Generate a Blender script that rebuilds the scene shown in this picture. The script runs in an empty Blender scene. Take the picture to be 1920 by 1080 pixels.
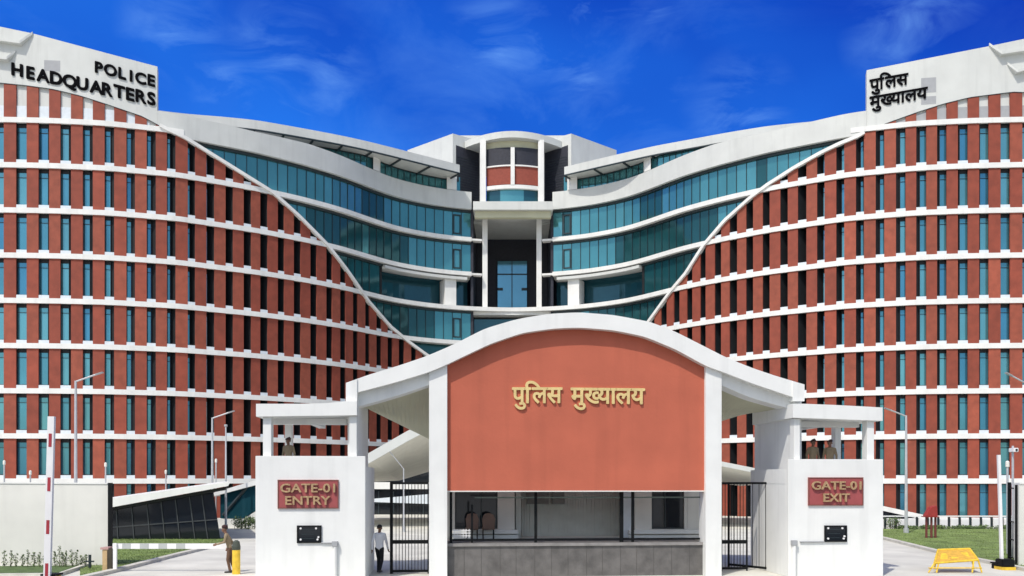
import bpy, bmesh, math, random
import numpy as np
from mathutils import Vector, Matrix
random.seed(7)
R = math.radians
SC = bpy.context.scene
COL = SC.collection

# ------------------------------------------------------------------ camera, sky, sun
F, CX, HY, CAMZ = 1600.0, 960.0, 902.0, 3.45      # focal length and horizon of a 1920 px wide frame
cam = bpy.data.cameras.new('camera'); camo = bpy.data.objects.new('camera', cam); COL.objects.link(camo)
camo.location = (0, 0, CAMZ); camo.rotation_euler = (R(90), 0, 0)
cam.lens = 36*F/1920; cam.shift_y = (HY-540)/1920; cam.clip_end = 3000; cam.clip_start = 0.1
SC.camera = camo
SC.view_settings.view_transform = 'Standard'; SC.view_settings.look = 'None'
SC.view_settings.gamma = 1; SC.view_settings.exposure = 0.11

SUN_EL, SUN_AZ = 55.0, 212.0        # azimuth clockwise from +Y (the view direction)
sd = Vector((math.sin(R(SUN_AZ))*math.cos(R(SUN_EL)), math.cos(R(SUN_AZ))*math.cos(R(SUN_EL)), math.sin(R(SUN_EL))))
sl = bpy.data.lights.new('sun', 'SUN'); sl.energy = 2.95; sl.angle = R(0.9); sl.color = (1, .95, .88)
so = bpy.data.objects.new('sun', sl); COL.objects.link(so); so.rotation_euler = (-sd).to_track_quat('-Z', 'Y').to_euler()
so.location = (0, -20, 60)

wd = bpy.data.worlds.new('World'); SC.world = wd; wd.use_nodes = True
nt = wd.node_tree; N = nt.nodes; L = nt.links; N.clear()
out = N.new('ShaderNodeOutputWorld'); bg = N.new('ShaderNodeBackground'); bg.inputs[1].default_value = 0.15
L.new(bg.outputs[0], out.inputs[0])
sky = N.new('ShaderNodeTexSky'); sky.sky_type = 'NISHITA'; sky.sun_disc = False
sky.sun_elevation = R(SUN_EL); sky.sun_rotation = R(SUN_AZ); sky.dust_density = 2.0
tc = N.new('ShaderNodeTexCoord')
def math_node(op, a, b=None, c=None, clamp=False):
    m = N.new('ShaderNodeMath'); m.operation = op; m.use_clamp = clamp
    for i, v in enumerate((a, b, c)):
        if v is None: continue
        if isinstance(v, (int, float)): m.inputs[i].default_value = v
        else: L.new(v, m.inputs[i])
    return m.outputs[0]
def mixc(fac, a, b):
    m = N.new('ShaderNodeMix'); m.data_type = 'RGBA'
    for s, v in ((0, fac), (6, a), (7, b)):
        if isinstance(v, tuple): m.inputs[s].default_value = (*v, 1)
        elif isinstance(v, (int, float)): m.inputs[s].default_value = v
        else: L.new(v, m.inputs[s])
    return m.outputs[2]
def noise(scale, detail, vec, dist=0.0, rough=.5):
    n = N.new('ShaderNodeTexNoise'); n.inputs['Scale'].default_value = scale; n.inputs['Detail'].default_value = detail
    n.inputs['Distortion'].default_value = dist; n.inputs['Roughness'].default_value = rough
    L.new(vec, n.inputs['Vector']); return n.outputs[0]
def mapping(scale, loc=(0, 0, 0), rot=(0, 0, 0)):
    m = N.new('ShaderNodeMapping'); m.inputs['Scale'].default_value = scale; m.inputs['Location'].default_value = loc
    m.inputs['Rotation'].default_value = rot; L.new(tc.outputs['Generated'], m.inputs['Vector']); return m.outputs[0]
sep = N.new('ShaderNodeSeparateXYZ'); L.new(tc.outputs['Generated'], sep.inputs[0])
# deep blue northern sky: patchy blue, thin wisps of high cloud
K = 10/1.10/1.5
big = noise(2.2, 3, mapping((1, 1, 1.6), (3.1, .4, 0)), .3)
bigf = math_node('MULTIPLY_ADD', big, 3.2, -1.18, True)
side = math_node('MULTIPLY_ADD', sep.outputs[0], -0.8, 0.62, True)          # lighter towards the west
low = math_node('MULTIPLY_ADD', sep.outputs[2], -4.2, 2.35, True)           # and lower down
lf = math_node('MULTIPLY', side, low)
lf = math_node('MULTIPLY_ADD', bigf, .45, lf, True)
blue = mixc(lf, (.0012*K, .022*K, .44*K), (.022*K, .21*K, .92*K))
w1 = noise(4.6, 8, mapping((1, 1, 1.7), (2.4, 0, .3), (0, R(-25), 0)), .7, .62)
w2 = noise(1.7, 2, mapping((1, 1, 1), (6.3, 2, 0)), 0)
wf = math_node('MULTIPLY', math_node('MULTIPLY_ADD', w1, 4.2, -2.05, True), math_node('MULTIPLY_ADD', w2, 4, -1.45, True))
wf = math_node('MULTIPLY', wf, .45)
def bank(px, py, r):      # a bank of thin cloud standing in one direction of the sky
    d = Vector(((px-CX)/F, 1, (HY-py)/F)).normalized()
    v = N.new('ShaderNodeVectorMath'); v.operation = 'DISTANCE'; L.new(tc.outputs['Generated'], v.inputs[0]); v.inputs[1].default_value = d
    return math_node('MULTIPLY_ADD', v.outputs['Value'], -1/r, 1.0, True)
w3 = noise(12, 6, mapping((.85, 1, 2.2), (.7, .2, .1), (0, R(-24), 0)), .7, .58)
wb = math_node('MULTIPLY_ADD', w3, 3.4, -1.55, True)
msk = None
for q in ((530, 110, .075), (610, 140, .06), (430, 150, .05), (930, 92, .07), (1010, 80, .05), (1095, 140, .05), (1225, 15, .05), (1110, 10, .04), (1690, 55, .06), (1740, 30, .06), (1385, 205, .065), (330, 60, .06), (850, 125, .04), (560, 210, .05)):
    b_ = bank(*q); msk = b_ if msk is None else math_node('MAXIMUM', msk, b_)
wb = math_node('MULTIPLY', wb, math_node('POWER', msk, 1.2))
wf = math_node('MAXIMUM', wf, math_node('MULTIPLY', wb, .72))
blue = mixc(wf, blue, (.20*K, .46*K, 1.05*K))
front = math_node('MULTIPLY_ADD', sep.outputs[1], 1.8, .35, True)
dome = mixc(math_node('MULTIPLY', front, math_node('MULTIPLY_ADD', sep.outputs[2], -2.6, 2.7, True)), sky.outputs[0], blue)
L.new(dome, bg.inputs[0])

# ------------------------------------------------------------------ materials
def mat(name, col, rough=.7, metal=0.0, var=0.12, scale=3.0, bump=0.0, bscale=40, streak=0.0, spec=None, coat=0, rnd=0.0):
    m = bpy.data.materials.new(name); m.use_nodes = True
    t = m.node_tree; p = t.nodes['Principled BSDF']
    p.inputs['Roughness'].default_value = rough; p.inputs['Metallic'].default_value = metal
    if spec is not None: p.inputs['Specular IOR Level'].default_value = spec
    if coat: p.inputs['Coat Weight'].default_value = coat
    c = t.nodes.new('ShaderNodeTexCoord')
    def nz(sc, det, stretch=None):
        n = t.nodes.new('ShaderNodeTexNoise'); n.inputs['Scale'].default_value = sc; n.inputs['Detail'].default_value = det
        if stretch:
            mp = t.nodes.new('ShaderNodeMapping'); mp.inputs['Scale'].default_value = stretch
            t.links.new(c.outputs['Object'], mp.inputs['Vector']); t.links.new(mp.outputs[0], n.inputs['Vector'])
        else: t.links.new(c.outputs['Object'], n.inputs['Vector'])
        return n.outputs[0]
    def mixn(fac, a, b, blend='MIX'):
        x = t.nodes.new('ShaderNodeMix'); x.data_type = 'RGBA'; x.blend_type = blend
        for s, v in ((0, fac), (6, a), (7, b)):
            if isinstance(v, tuple): x.inputs[s].default_value = (*v, 1)
            elif isinstance(v, (int, float)): x.inputs[s].default_value = v
            else: t.links.new(v, x.inputs[s])
        return x.outputs[2]
    def ramp(v, a, b):
        r = t.nodes.new('ShaderNodeMapRange'); r.inputs[1].default_value = a; r.inputs[2].default_value = b
        t.links.new(v, r.inputs[0]); return r.outputs[0]
    lo = tuple(x*(1-var) for x in col); hi = tuple(min(1, x*(1+var)) for x in col)
    o = mixn(ramp(nz(scale, 5), .3, .7), lo, hi)
    if streak:
        d = ramp(nz(1.0, 4, (2.2, 2.2, .16)), .52, .78)
        x = t.nodes.new('ShaderNodeMath'); x.operation = 'MULTIPLY'; t.links.new(d, x.inputs[0]); x.inputs[1].default_value = streak
        o = mixn(x.outputs[0], o, tuple(v*.55 for v in col))
    if rnd:
        oi = t.nodes.new('ShaderNodeObjectInfo'); mr = t.nodes.new('ShaderNodeMapRange'); mr.inputs[3].default_value = 1-rnd; mr.inputs[4].default_value = 1+rnd
        t.links.new(oi.outputs['Random'], mr.inputs[0]); o = mixn(1.0, o, (1, 1, 1), 'MULTIPLY') if False else o
        hs = t.nodes.new('ShaderNodeHueSaturation'); t.links.new(mr.outputs[0], hs.inputs['Value']); t.links.new(o, hs.inputs['Color']); o = hs.outputs[0]
    t.links.new(o, p.inputs['Base Color'])
    if bump:
        b = t.nodes.new('ShaderNodeBump'); b.inputs['Strength'].default_value = bump; b.inputs['Distance'].default_value = .02
        t.links.new(nz(bscale, 3), b.inputs['Height']); t.links.new(b.outputs[0], p.inputs['Normal'])
    return m
WHITE = mat('white_paint', (.77, .77, .735), .6, var=.06, scale=.8, streak=.22)
STUCCO = mat('pale_stucco', (.60, .615, .585), .7, var=.05, scale=.6, streak=.22)
WHITEG = mat('gate_white_paint', (.81, .815, .785), .6, var=.04, scale=1.1, streak=.26, bump=.12, bscale=10)
CREAM = mat('cream_wall_paint', (.72, .71, .655), .75, var=.05, scale=.9, streak=.16)
SILL = mat('pale_sill', (.66, .72, .76), .6, var=.06)
GREYP = mat('grey_patch_paint', (.36, .37, .38), .7, var=.05)
BRICK = mat('terracotta_panel', (.270, .057, .031), .75, rnd=.14, var=.16, scale=1.3, bump=.25, bscale=14)
BRICKB = mat('terracotta_panel_light', (.295, .070, .038), .75, rnd=.14, var=.16, scale=1.7, bump=.25, bscale=14)
RED = mat('gate_red_plaster', (.50, .125, .070), .8, var=.08, scale=.7, bump=.25, bscale=9, streak=.22)
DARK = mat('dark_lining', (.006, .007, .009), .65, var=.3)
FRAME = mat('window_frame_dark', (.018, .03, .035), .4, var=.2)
LOUV = mat('dark_louvre', (.018, .02, .032), .6, var=.2)
REDB = mat('red_bay_panel', (.27, .06, .038), .8, var=.1)
BLACK = mat('black_letter_metal', (.004, .004, .005), .9, var=.2, spec=.05)
STEEL = mat('black_steel', (.008, .009, .010), .6, var=.2, spec=.15)
GOLD = mat('gold_letter_metal', (.83, .62, .27), .35, metal=.35, var=.1)
SIGN = mat('sign_red', (.34, .075, .075), .6, var=.08)
SIGNF = mat('sign_border', (.20, .07, .055), .6, var=.1)
def glass(name, col, metal, rough=.07):
    return mat(name, col, rough, metal=metal, var=.12, scale=.25, bump=.02, bscale=.6)
GW = [glass('window_glass', (.085, .29, .38), .55), glass('window_glass_pale', (.12, .35, .41), .55), glass('window_glass_deep', (.065, .25, .38), .55)]
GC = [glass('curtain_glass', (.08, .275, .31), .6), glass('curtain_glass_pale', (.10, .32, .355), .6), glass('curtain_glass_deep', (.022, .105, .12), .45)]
GD = glass('dark_glass', (.012, .016, .021), .15)
GT = glass('teal_glass', (.02, .09, .12), .4)
GB = glass('blue_glass', (.13, .35, .48), .5)
CONC = mat('concrete_paving', (.58, .57, .50), .85, var=.16, scale=.4, bump=.2, bscale=20)
ROAD = mat('forecourt_paving', (.60, .59, .52), .85, var=.14, scale=.5, bump=.2, bscale=18)
KERB = mat('kerb_concrete', (.56, .54, .47), .8, var=.15, scale=2)
GRASS = mat('lawn_grass', (.17, .235, .065), .9, var=.38, scale=.7, bump=.8, bscale=25)
SOIL = mat('verge_grass', (.075, .125, .035), .9, var=.35, scale=3, bump=.8, bscale=30)
LEAF = mat('leaf_green', (.04, .075, .02), .7, var=.4, scale=8)
LEAFP = mat('leaf_pale', (.13, .19, .055), .7, var=.35, scale=8)
STEM = mat('stem_brown', (.08, .055, .03), .9)
GALV = mat('galvanised_pole', (.52, .53, .54), .45, metal=.3, var=.08)
LAMPW = mat('lamp_glass_white', (.8, .78, .70), .3, var=.03)
YEL = mat('yellow_paint', (.76, .50, .04), .6, var=.22, scale=6, streak=.3)
YELD = mat('yellow_worn', (.62, .36, .05), .6, var=.2, scale=9)
BRED = mat('red_paint', (.33, .035, .03), .55, var=.15, scale=6)
SGOLD = mat('sign_letter_metal', (.50, .33, .18), .45, metal=.3, var=.25, scale=14)
STRIPE = mat('barrier_red', (.38, .03, .045), .5, var=.1)
BWHITE = mat('barrier_white', (.82, .81, .80), .5, var=.03)
BGREY = mat('barrier_grey', (.44, .46, .44), .6, var=.05)
TAN = mat('tan_cabinet', (.52, .36, .19), .7, var=.12, scale=6)
STONE = mat('grey_stone_cladding', (.125, .118, .112), .7, var=.28, scale=2.2, bump=.3, bscale=12, streak=.35)
GJOINT = mat('stone_joint', (.10, .095, .09), .9)
SHUT = mat('grey_shutter', (.60, .64, .60), .6, var=.06)
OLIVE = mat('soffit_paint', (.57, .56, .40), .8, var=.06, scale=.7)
BOOTH = mat('booth_green', (.07, .09, .08), .6, var=.2)
CHAIR = mat('chair_fabric', (.20, .13, .10), .9)
SKIN = mat('skin', (.20, .10, .06), .6, var=.08)
HAIR = mat('hair_black', (.010, .008, .007), .6)
SHIRT = mat('white_shirt_cloth', (.80, .80, .84), .8, var=.04, bump=.3, bscale=15)
TROUS = mat('black_trouser_cloth', (.008, .008, .011), .8)
KHAKI = mat('khaki_cloth', (.27, .205, .125), .85, var=.15, bump=.3, bscale=15)
KHAKID = mat('khaki_dark_cloth', (.12, .065, .04), .85, var=.15)
SHOE = mat('shoe_black', (.012, .010, .010), .4)
BERET = mat('beret_dark', (.05, .02, .02), .9)

# ------------------------------------------------------------------ helpers
ROOTM = {}
class MB:
    def __init__(s): s.v = []; s.f = []; s.m = []
    def add(s, vs, fs, mi=0):
        o = len(s.v); s.v += [tuple(p) for p in vs]
        for f in fs: s.f.append([i+o for i in f]); s.m.append(mi)
        return s
    def hexa(s, a, b, mi=0):      # a, b: matching polygons (front, back) joined into a closed prism
        n = len(a)
        return s.add(list(a)+list(b), [list(range(n-1, -1, -1)), list(range(n, 2*n))]+[[i, (i+1) % n, n+(i+1) % n, n+i] for i in range(n)], mi)
    def box(s, x0, x1, y0, y1, z0, z1, mi=0):
        return s.hexa([(x0, y0, z0), (x1, y0, z0), (x1, y0, z1), (x0, y0, z1)], [(x0, y1, z0), (x1, y1, z0), (x1, y1, z1), (x0, y1, z1)], mi)
    def quad(s, a, b, c, d, mi=0): return s.add([a, b, c, d], [[0, 1, 2, 3]], mi)
    def tube(s, pts, rad, n=8, mi=0, cap=True):
        pts = [Vector(p) for p in pts]; k = len(pts); rad = rad if isinstance(rad, (list, tuple)) else [rad]*k
        vs = []
        for i, p in enumerate(pts):
            d = (pts[min(i+1, k-1)]-pts[max(i-1, 0)]).normalized()
            a = d.orthogonal().normalized() if abs(d.z) < .9 else Vector((1, 0, 0))
            a = (a-d*a.dot(d)).normalized(); b = d.cross(a)
            for j in range(n):
                t = 2*math.pi*j/n; vs.append(p+(a*math.cos(t)+b*math.sin(t))*rad[i])
        fs = [[i*n+j, i*n+(j+1) % n, (i+1)*n+(j+1) % n, (i+1)*n+j] for i in range(k-1) for j in range(n)]
        if cap: fs += [list(range(n-1, -1, -1)), list(range((k-1)*n, k*n))]
        return s.add(vs, fs, mi)
    def loft(s, secs, mi=0, cap=True):       # list of equal closed sections
        n = len(secs[0]); k = len(secs); vs = [p for q in secs for p in q]
        fs = [[i*n+j, i*n+(j+1) % n, (i+1)*n+(j+1) % n, (i+1)*n+j] for i in range(k-1) for j in range(n)]
        if cap: fs += [list(range(n-1, -1, -1)), list(range((k-1)*n, k*n))]
        return s.add(vs, fs, mi)
    def mesh(s, m): # other mesh appended with a mapping already applied
        return s
    def build(s, name, mats, parent=None, world=True, bevel=0, smooth=False, kind=None):
        me = bpy.data.meshes.new(name); vs = s.v
        if parent is not None and world and parent in ROOTM:
            inv = ROOTM[parent]; vs = [inv @ Vector(p) for p in vs]
        me.from_pydata([tuple(p) for p in vs], [], s.f)
        for m in (mats if isinstance(mats, (list, tuple)) else [mats]): me.materials.append(m)
        me.polygons.foreach_set('material_index', s.m)
        bm = bmesh.new(); bm.from_mesh(me); bmesh.ops.recalc_face_normals(bm, faces=bm.faces)
        if bevel:
            es = [e for e in bm.edges if len(e.link_faces) == 2 and e.calc_face_angle(0) > .5]
            bmesh.ops.bevel(bm, geom=es, offset=bevel, segments=2, affect='EDGES', clamp_overlap=True)
        bm.to_mesh(me); bm.free()
        if smooth: me.polygons.foreach_set('use_smooth', [True]*len(me.polygons))
        o = bpy.data.objects.new(name, me); COL.objects.link(o)
        if parent is not None:
            o.parent = parent; ROOTM[o] = ROOTM.get(parent, Matrix())
        if kind: o['kind'] = kind
        return o
def tag(o, label, cat, group=None):
    o['label'] = label; o['category'] = cat
    if group: o['group'] = group
    return o
def thing(name, label, cat, loc=(0, 0, 0), rz=0.0, group=None):
    o = bpy.data.objects.new(name, None); COL.objects.link(o); o.empty_display_size = .3
    o.location = loc; o.rotation_euler = (0, 0, rz); tag(o, label, cat, group)
    ROOTM[o] = (Matrix.Translation(Vector(loc)) @ Matrix.Rotation(rz, 4, 'Z')).inverted()
    return o
def copy_tree(o, parent=None):
    c = o.copy(); COL.objects.link(c); c.parent = parent; ROOTM[c] = ROOTM.get(o, Matrix())
    for ch in list(o.children): copy_tree(ch, c)
    return c
def W(px, py, Y): return Vector(((px-CX)/F*Y, Y, CAMZ+(HY-py)/F*Y))
def GND(px, py, z=0.0):
    Y = (CAMZ-z)*F/(py-HY); return Vector(((px-CX)/F*Y, Y, z))
def Zof(py, Y): return CAMZ+(HY-py)/F*Y
def Xof(px, Y): return (px-CX)/F*Y
def text_mesh(s, size=1.0, off=0.0, ext=.05):
    c = bpy.data.curves.new('t', 'FONT'); c.body = s; c.size = size; c.offset = off; c.extrude = ext; c.resolution_u = 4
    o = bpy.data.objects.new('t', c); COL.objects.link(o); bpy.context.view_layer.update()
    me = bpy.data.meshes.new_from_object(o.evaluated_get(bpy.context.evaluated_depsgraph_get()))
    vs = np.array([v.co[:] for v in me.vertices]); fs = [list(p.vertices) for p in me.polygons]
    COL.objects.unlink(o); bpy.data.objects.remove(o); bpy.data.curves.remove(c); bpy.data.meshes.remove(me)
    return vs, fs
def bolder(vs, fs, w):
    V = []; Fs = []; n = 0
    for i, (dx, dy) in enumerate(((0, 0), (w, 0), (-w, 0), (0, w), (0, -w), (w*.7, w*.7), (-w*.7, w*.7), (w*.7, -w*.7), (-w*.7, -w*.7))):
        v = vs.copy(); v[:, 0] += dx; v[:, 1] += dy; v[:, 2] *= 1-.012*i
        V.append(v); Fs += [[k+n for k in f] for f in fs]; n += len(v)
    return np.vstack(V), Fs
def clip_x(vs, fs, xmax):
    bm = bmesh.new(); bv = [bm.verts.new(p) for p in vs]
    for f in fs:
        try: bm.faces.new([bv[i] for i in f])
        except ValueError: pass
    bmesh.ops.bisect_plane(bm, geom=bm.verts[:]+bm.edges[:]+bm.faces[:], plane_co=(xmax, 0, 0), plane_no=(1, 0, 0), clear_outer=True)
    bm.verts.index_update()
    v = np.array([p.co[:] for p in bm.verts]); f = [[q.index for q in p.verts] for p in bm.faces]; bm.free()
    return v, f
def deva(parts, off, ext):
    """parts: list of (glyph string, clip fraction, x advance scale); glyphs set side by side under one headline"""
    V = []; Fc = []; x = 0.0; n = 0
    for g, clip, kern in parts:
        vs, fs = text_mesh(g, 1.0, 0, ext)
        x0, x1 = vs[:, 0].min(), vs[:, 0].max()
        if clip < 1:
            vs, fs = clip_x(vs, fs, x0+(x1-x0)*clip)
        vs = vs.copy(); vs[:, 0] += x-x0
        V.append(vs); Fc += [[i+n for i in f] for f in fs]; n += len(vs)
        x += (min(x1, x0+(x1-x0)*clip)-x0)+kern
    return bolder(np.vstack(V), Fc, off)

# ------------------------------------------------------------------ ground
def sheet(name, pts, z, m, thick=0, kind='structure'):
    b = MB()
    if thick: b.hexa([(p[0], p[1], z) for p in pts], [(p[0], p[1], z-thick) for p in pts])
    else: b.add([(p[0], p[1], z) for p in pts], [list(range(len(pts)))])
    o = b.build(name, m)
    if kind: o['kind'] = kind
    return o
sheet('ground', [(-900, -200), (900, -200), (900, 1500), (-900, 1500)], 0, CONC)
sheet('road', [(-60, 5), (60, 5), (60, 27), (-60, 27)], .004, mat('asphalt', (.055, .055, .058), .9, var=.15, scale=2, bump=.3, bscale=40))
sheet('forecourt', [(-16, 28), (19, 28), (19, 88), (-16, 88)], .004, ROAD)
lawnL = [GND(150, 1010), GND(425, 1010), GND(400, 1026), GND(330, 1043), GND(222, 1071), GND(150, 1088)]
lawnR = [GND(1600, 993), GND(2050, 993), GND(2050, 1095), GND(1900, 1066), GND(1760, 1037), GND(1657, 1011), GND(1600, 1000)]
sheet('lawn', lawnL, .05, GRASS, .05); sheet('lawn', lawnR, .05, GRASS, .05)
sheet('verge', [GND(-260, 1066), GND(160, 1062), GND(110, 1080), GND(-260, 1084)], .05, SOIL, .05)
def kerb(name, pts, wd=.22, h=.13):
    b = MB(); secs = []
    for i, p in enumerate(pts):
        d = (pts[min(i+1, len(pts)-1)]-pts[max(i-1, 0)]).normalized(); n = Vector((-d.y, d.x, 0))
        a, c = p-n*wd/2, p+n*wd/2
        secs.append([(a.x, a.y, 0), (c.x, c.y, 0), (c.x, c.y, h), (a.x, a.y, h)])
    b.loft(secs); o = b.build(name, KERB); o['kind'] = 'structure'; return o
kerb('kerb', [GND(430, 1018), GND(400, 1026), GND(330, 1043), GND(222, 1071), GND(150, 1088)], .3)
kerb('kerb', [GND(1600, 1000), GND(1657, 1011), GND(1760, 1037), GND(1900, 1066), GND(2050, 1095)], .3)
kerb('kerb', [GND(-260, 1085), GND(110, 1081), GND(165, 1062)], .2)

# grass blades on the two lawns: nobody could count them
def blades(name, poly, n, seed):
    rnd = random.Random(seed); b = MB(); xs = [p.x for p in poly]; ys = [p.y for p in poly]
    def inside(x, y):
        c = False; j = len(poly)-1
        for i in range(len(poly)):
            if (poly[i].y > y) != (poly[j].y > y) and x < (poly[j].x-poly[i].x)*(y-poly[i].y)/(poly[j].y-poly[i].y)+poly[i].x: c = not c
            j = i
        return c
    k = 0
    while k < n:
        x = rnd.uniform(min(xs), max(xs)); y = rnd.uniform(min(ys), max(ys))
        if not inside(x, y) or abs(x) > y*.63: k += .05; continue
        h = rnd.uniform(.03, .09); a = rnd.uniform(0, 6.28); w = .012
        b.add([(x-w*math.cos(a), y-w*math.sin(a), .05), (x+w*math.cos(a), y+w*math.sin(a), .05), (x+rnd.uniform(-.04, .04), y+rnd.uniform(-.04, .04), .05+h)], [[0, 1, 2]], 0 if rnd.random() < .6 else 1)
        k += 1
    o = b.build(name, [GRASS, LEAFP]); o['kind'] = 'stuff'; return o
tag(blades('grass', lawnL, 9000, 1), 'mown green grass on the lawn beside the left forecourt kerb', 'grass')
tag(blades('grass', lawnR, 9000, 2), 'mown green grass on the lawn right of the exit block', 'grass')

# ------------------------------------------------------------------ the headquarters building
BR = thing('police_building', 'curved red brick office building with white floor bands filling the background', 'building', (0, 99, 0))
FH = 4.0
_px = np.array([-200, 0, 100, 200, 333, 480, 570, 640, 700, 740, 780, 820, 880, 960, 1060.])
_s = np.array([84.7, 84.7, 84.4, 83.8, 82.0, 78.3, 75.4, 72.7, 69.7, 67.8, 66.6, 65.6, 64.7, 64.2, 64.7])
GX = np.arange(-200, 1061, 2.0); GS = np.interp(GX, _px, _s)
kern = np.exp(-.5*(np.arange(-22, 23)/9.0)**2); kern /= kern.sum()
GS = np.convolve(np.pad(GS, 22, mode='edge'), kern, 'valid')
GY = FH*F/GS; GXW = (GX-CX)/F*GY
_dx = np.gradient(GXW); _dy = np.gradient(GY); _l = np.hypot(_dx, _dy)
GNX, GNY = _dy/_l, -_dx/_l                       # outward normal, towards the viewer
def sval(px): return float(np.interp(px, GX, GS))
def PP(px, off, h, side=-1):
    """point on the facade: px along it (mirrored on the east side), off outwards, h in storeys above band 0"""
    x = float(np.interp(px, GX, GXW)+np.interp(px, GX, GNX)*off); y = float(np.interp(px, GX, GY)+np.interp(px, GX, GNY)*off)
    return Vector((x if side < 0 else -x, y, CAMZ+FH*h))
def proj(p): return CX+F*p.x/p.y
def inv(q, off):
    lo, hi = -195., 1000.
    for _ in range(40):
        mid = .5*(lo+hi)
        if proj(PP(mid, off, 0)) < q: lo = mid
        else: hi = mid
    return .5*(lo+hi)
def rngpx(a, b, step=12):
    n = max(1, int(math.ceil((b-a)/step))); return [a+(b-a)*i/n for i in range(n+1)]
def sweep(b, a, c, o0, o1, h0, h1, side, mi=0, step=10):
    f0 = h0 if callable(h0) else (lambda p: h0); f1 = h1 if callable(h1) else (lambda p: h1)
    b.loft([[PP(p, o1, f0(p), side), PP(p, o1, f1(p), side), PP(p, o0, f1(p), side), PP(p, o0, f0(p), side)] for p in rngpx(a, c, step)], mi)
    return b
RIBPX = {-1: [(-200, 151), (0, 155), (50, 160), (100, 167), (150, 179), (200, 195), (267, 218), (315, 244), (345, 258), (380, 280), (430, 311), (470, 336), (510, 361), (560, 406), (613, 460), (650, 508), (690, 566), (730, 612), (765, 641), (798, 665), (840, 690), (900, 715)],
         1: [(-200, 168), (0, 173), (20, 172), (60, 177), (100, 182), (150, 194), (200, 210), (250, 228), (290, 243), (313, 257), (345, 270), (380, 287), (430, 315), (480, 347), (513, 372), (560, 414), (600, 461), (633, 513), (660, 545), (700, 600), (730, 640), (800, 690), (900, 720)]}
def ribh(px, side):
    t = RIBPX[side]; y = float(np.interp(px, [a for a, _ in t], [b for _, b in t]))
    return (HY-y)/sval(px)
PIERS = {-1: [(-116, -93), (-75, -52), (-34, -11), (7, 30), (50, 72), (92, 113), (133, 155), (174, 196), (214, 237), (253, 275), (292, 313), (329, 352), (366, 387), (402, 423), (437, 457), (471, 488), (502, 521), (533, 551), (564, 582), (594, 612), (623, 638), (648, 662), (671, 685), (693, 706), (715, 727), (736, 748), (758, 771), (780, 792), (803, 814)],
         1: [(-120, -98), (-80, -57), (-39, -16), (3, 26), (44, 66), (84, 105), (124, 145), (163, 183), (202, 222), (240, 262), (278, 300), (315, 337), (352, 374), (388, 408), (424, 443), (457, 477), (490, 508), (521, 538), (552, 568), (580, 597), (607, 622), (632, 646), (657, 670), (681, 693), (704, 715), (726, 737), (748, 759), (770, 781), (792, 803)]}
BLK = ([-120, 40, 100, 165, 205, 240, 280, 320, 360, 390, 430, 960], [-.2, -.12, .04, .2, .3, .38, .46, .58, .72, .86, 1.05, 1.05])
BH = .057
REC = -.95
def hidden(px, py, side):
    x = px if side < 0 else 1920-px
    if x < 0 or x > 1920: return True
    if 480 < x < 1655 and py > 760: return True
    return 650 < x < 1508 and py > 690
cells_p, cells_w = [], []
for side in (-1, 1):
    P = PIERS[side]
    for k in range(-1, 9):
        h0 = k+BH if k >= 0 else -CAMZ/FH; top = k+1-BH
        for j, (a, c) in enumerate(P):
            ta, tc_ = min(top, ribh(a, side)), min(top, ribh(c, side))
            if k == 8: ta, tc_ = ribh(a, side), ribh(c, side)
            if max(ta, tc_) <= h0+.02: continue
            ta, tc_ = max(ta, h0), max(tc_, h0)
            mid = .5*(a+c); y = HY-(k+.5)*sval(mid)
            area = (c-a)*sval(mid)*min(1, (ta+tc_)/2-h0)
            cells_p.append((0 if hidden(mid, y, side) else area, side, k, a, c, h0, ta, tc_))
            if k == 8 or j+1 >= len(P): continue
            b0 = P[j+1][0]
            ta, tc_ = min(top, ribh(c, side)), min(top, ribh(b0, side))
            if min(ta, tc_) <= h0+.05: 
                if max(ta, tc_) <= h0+.05: continue
            ta, tc_ = max(ta, h0+.005), max(tc_, h0+.005)
            mid = .5*(c+b0); area = (b0-c)*sval(mid)*min(1, (ta+tc_)/2-h0)*(1.3-float(np.interp(mid, *BLK)))
            cells_w.append((0 if hidden(mid, y, side) else area, side, k, c, b0, h0, ta, tc_))
cells_p.sort(key=lambda t: -t[0]); cells_w.sort(key=lambda t: -t[0])
def pier_mb(b, side, k, a, c, h0, ta, tc_, mi):
    o1 = .0
    fr = [PP(a, o1, h0, side), PP(c, o1, h0, side), PP(c, o1, tc_, side), PP(a, o1, ta, side)]
    bk = [PP(a, -.14, h0, side), PP(c, -.14, h0, side), PP(c, -.14, tc_, side), PP(a, -.14, ta, side)]
    b.hexa(fr, bk, mi)
rest = MB(); rr = random.Random(3)
for i, (ar, *cell) in enumerate(cells_p):
    mi = rr.choice((0, 0, 1))
    if i < 100:
        b = MB(); pier_mb(b, *cell, 0); b.build('brick_pier', (BRICK, BRICKB)[mi], BR)
    else: pier_mb(rest, *cell, mi)
rest.build('brick_pier', [BRICK, BRICKB], BR, kind='stuff')

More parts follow.
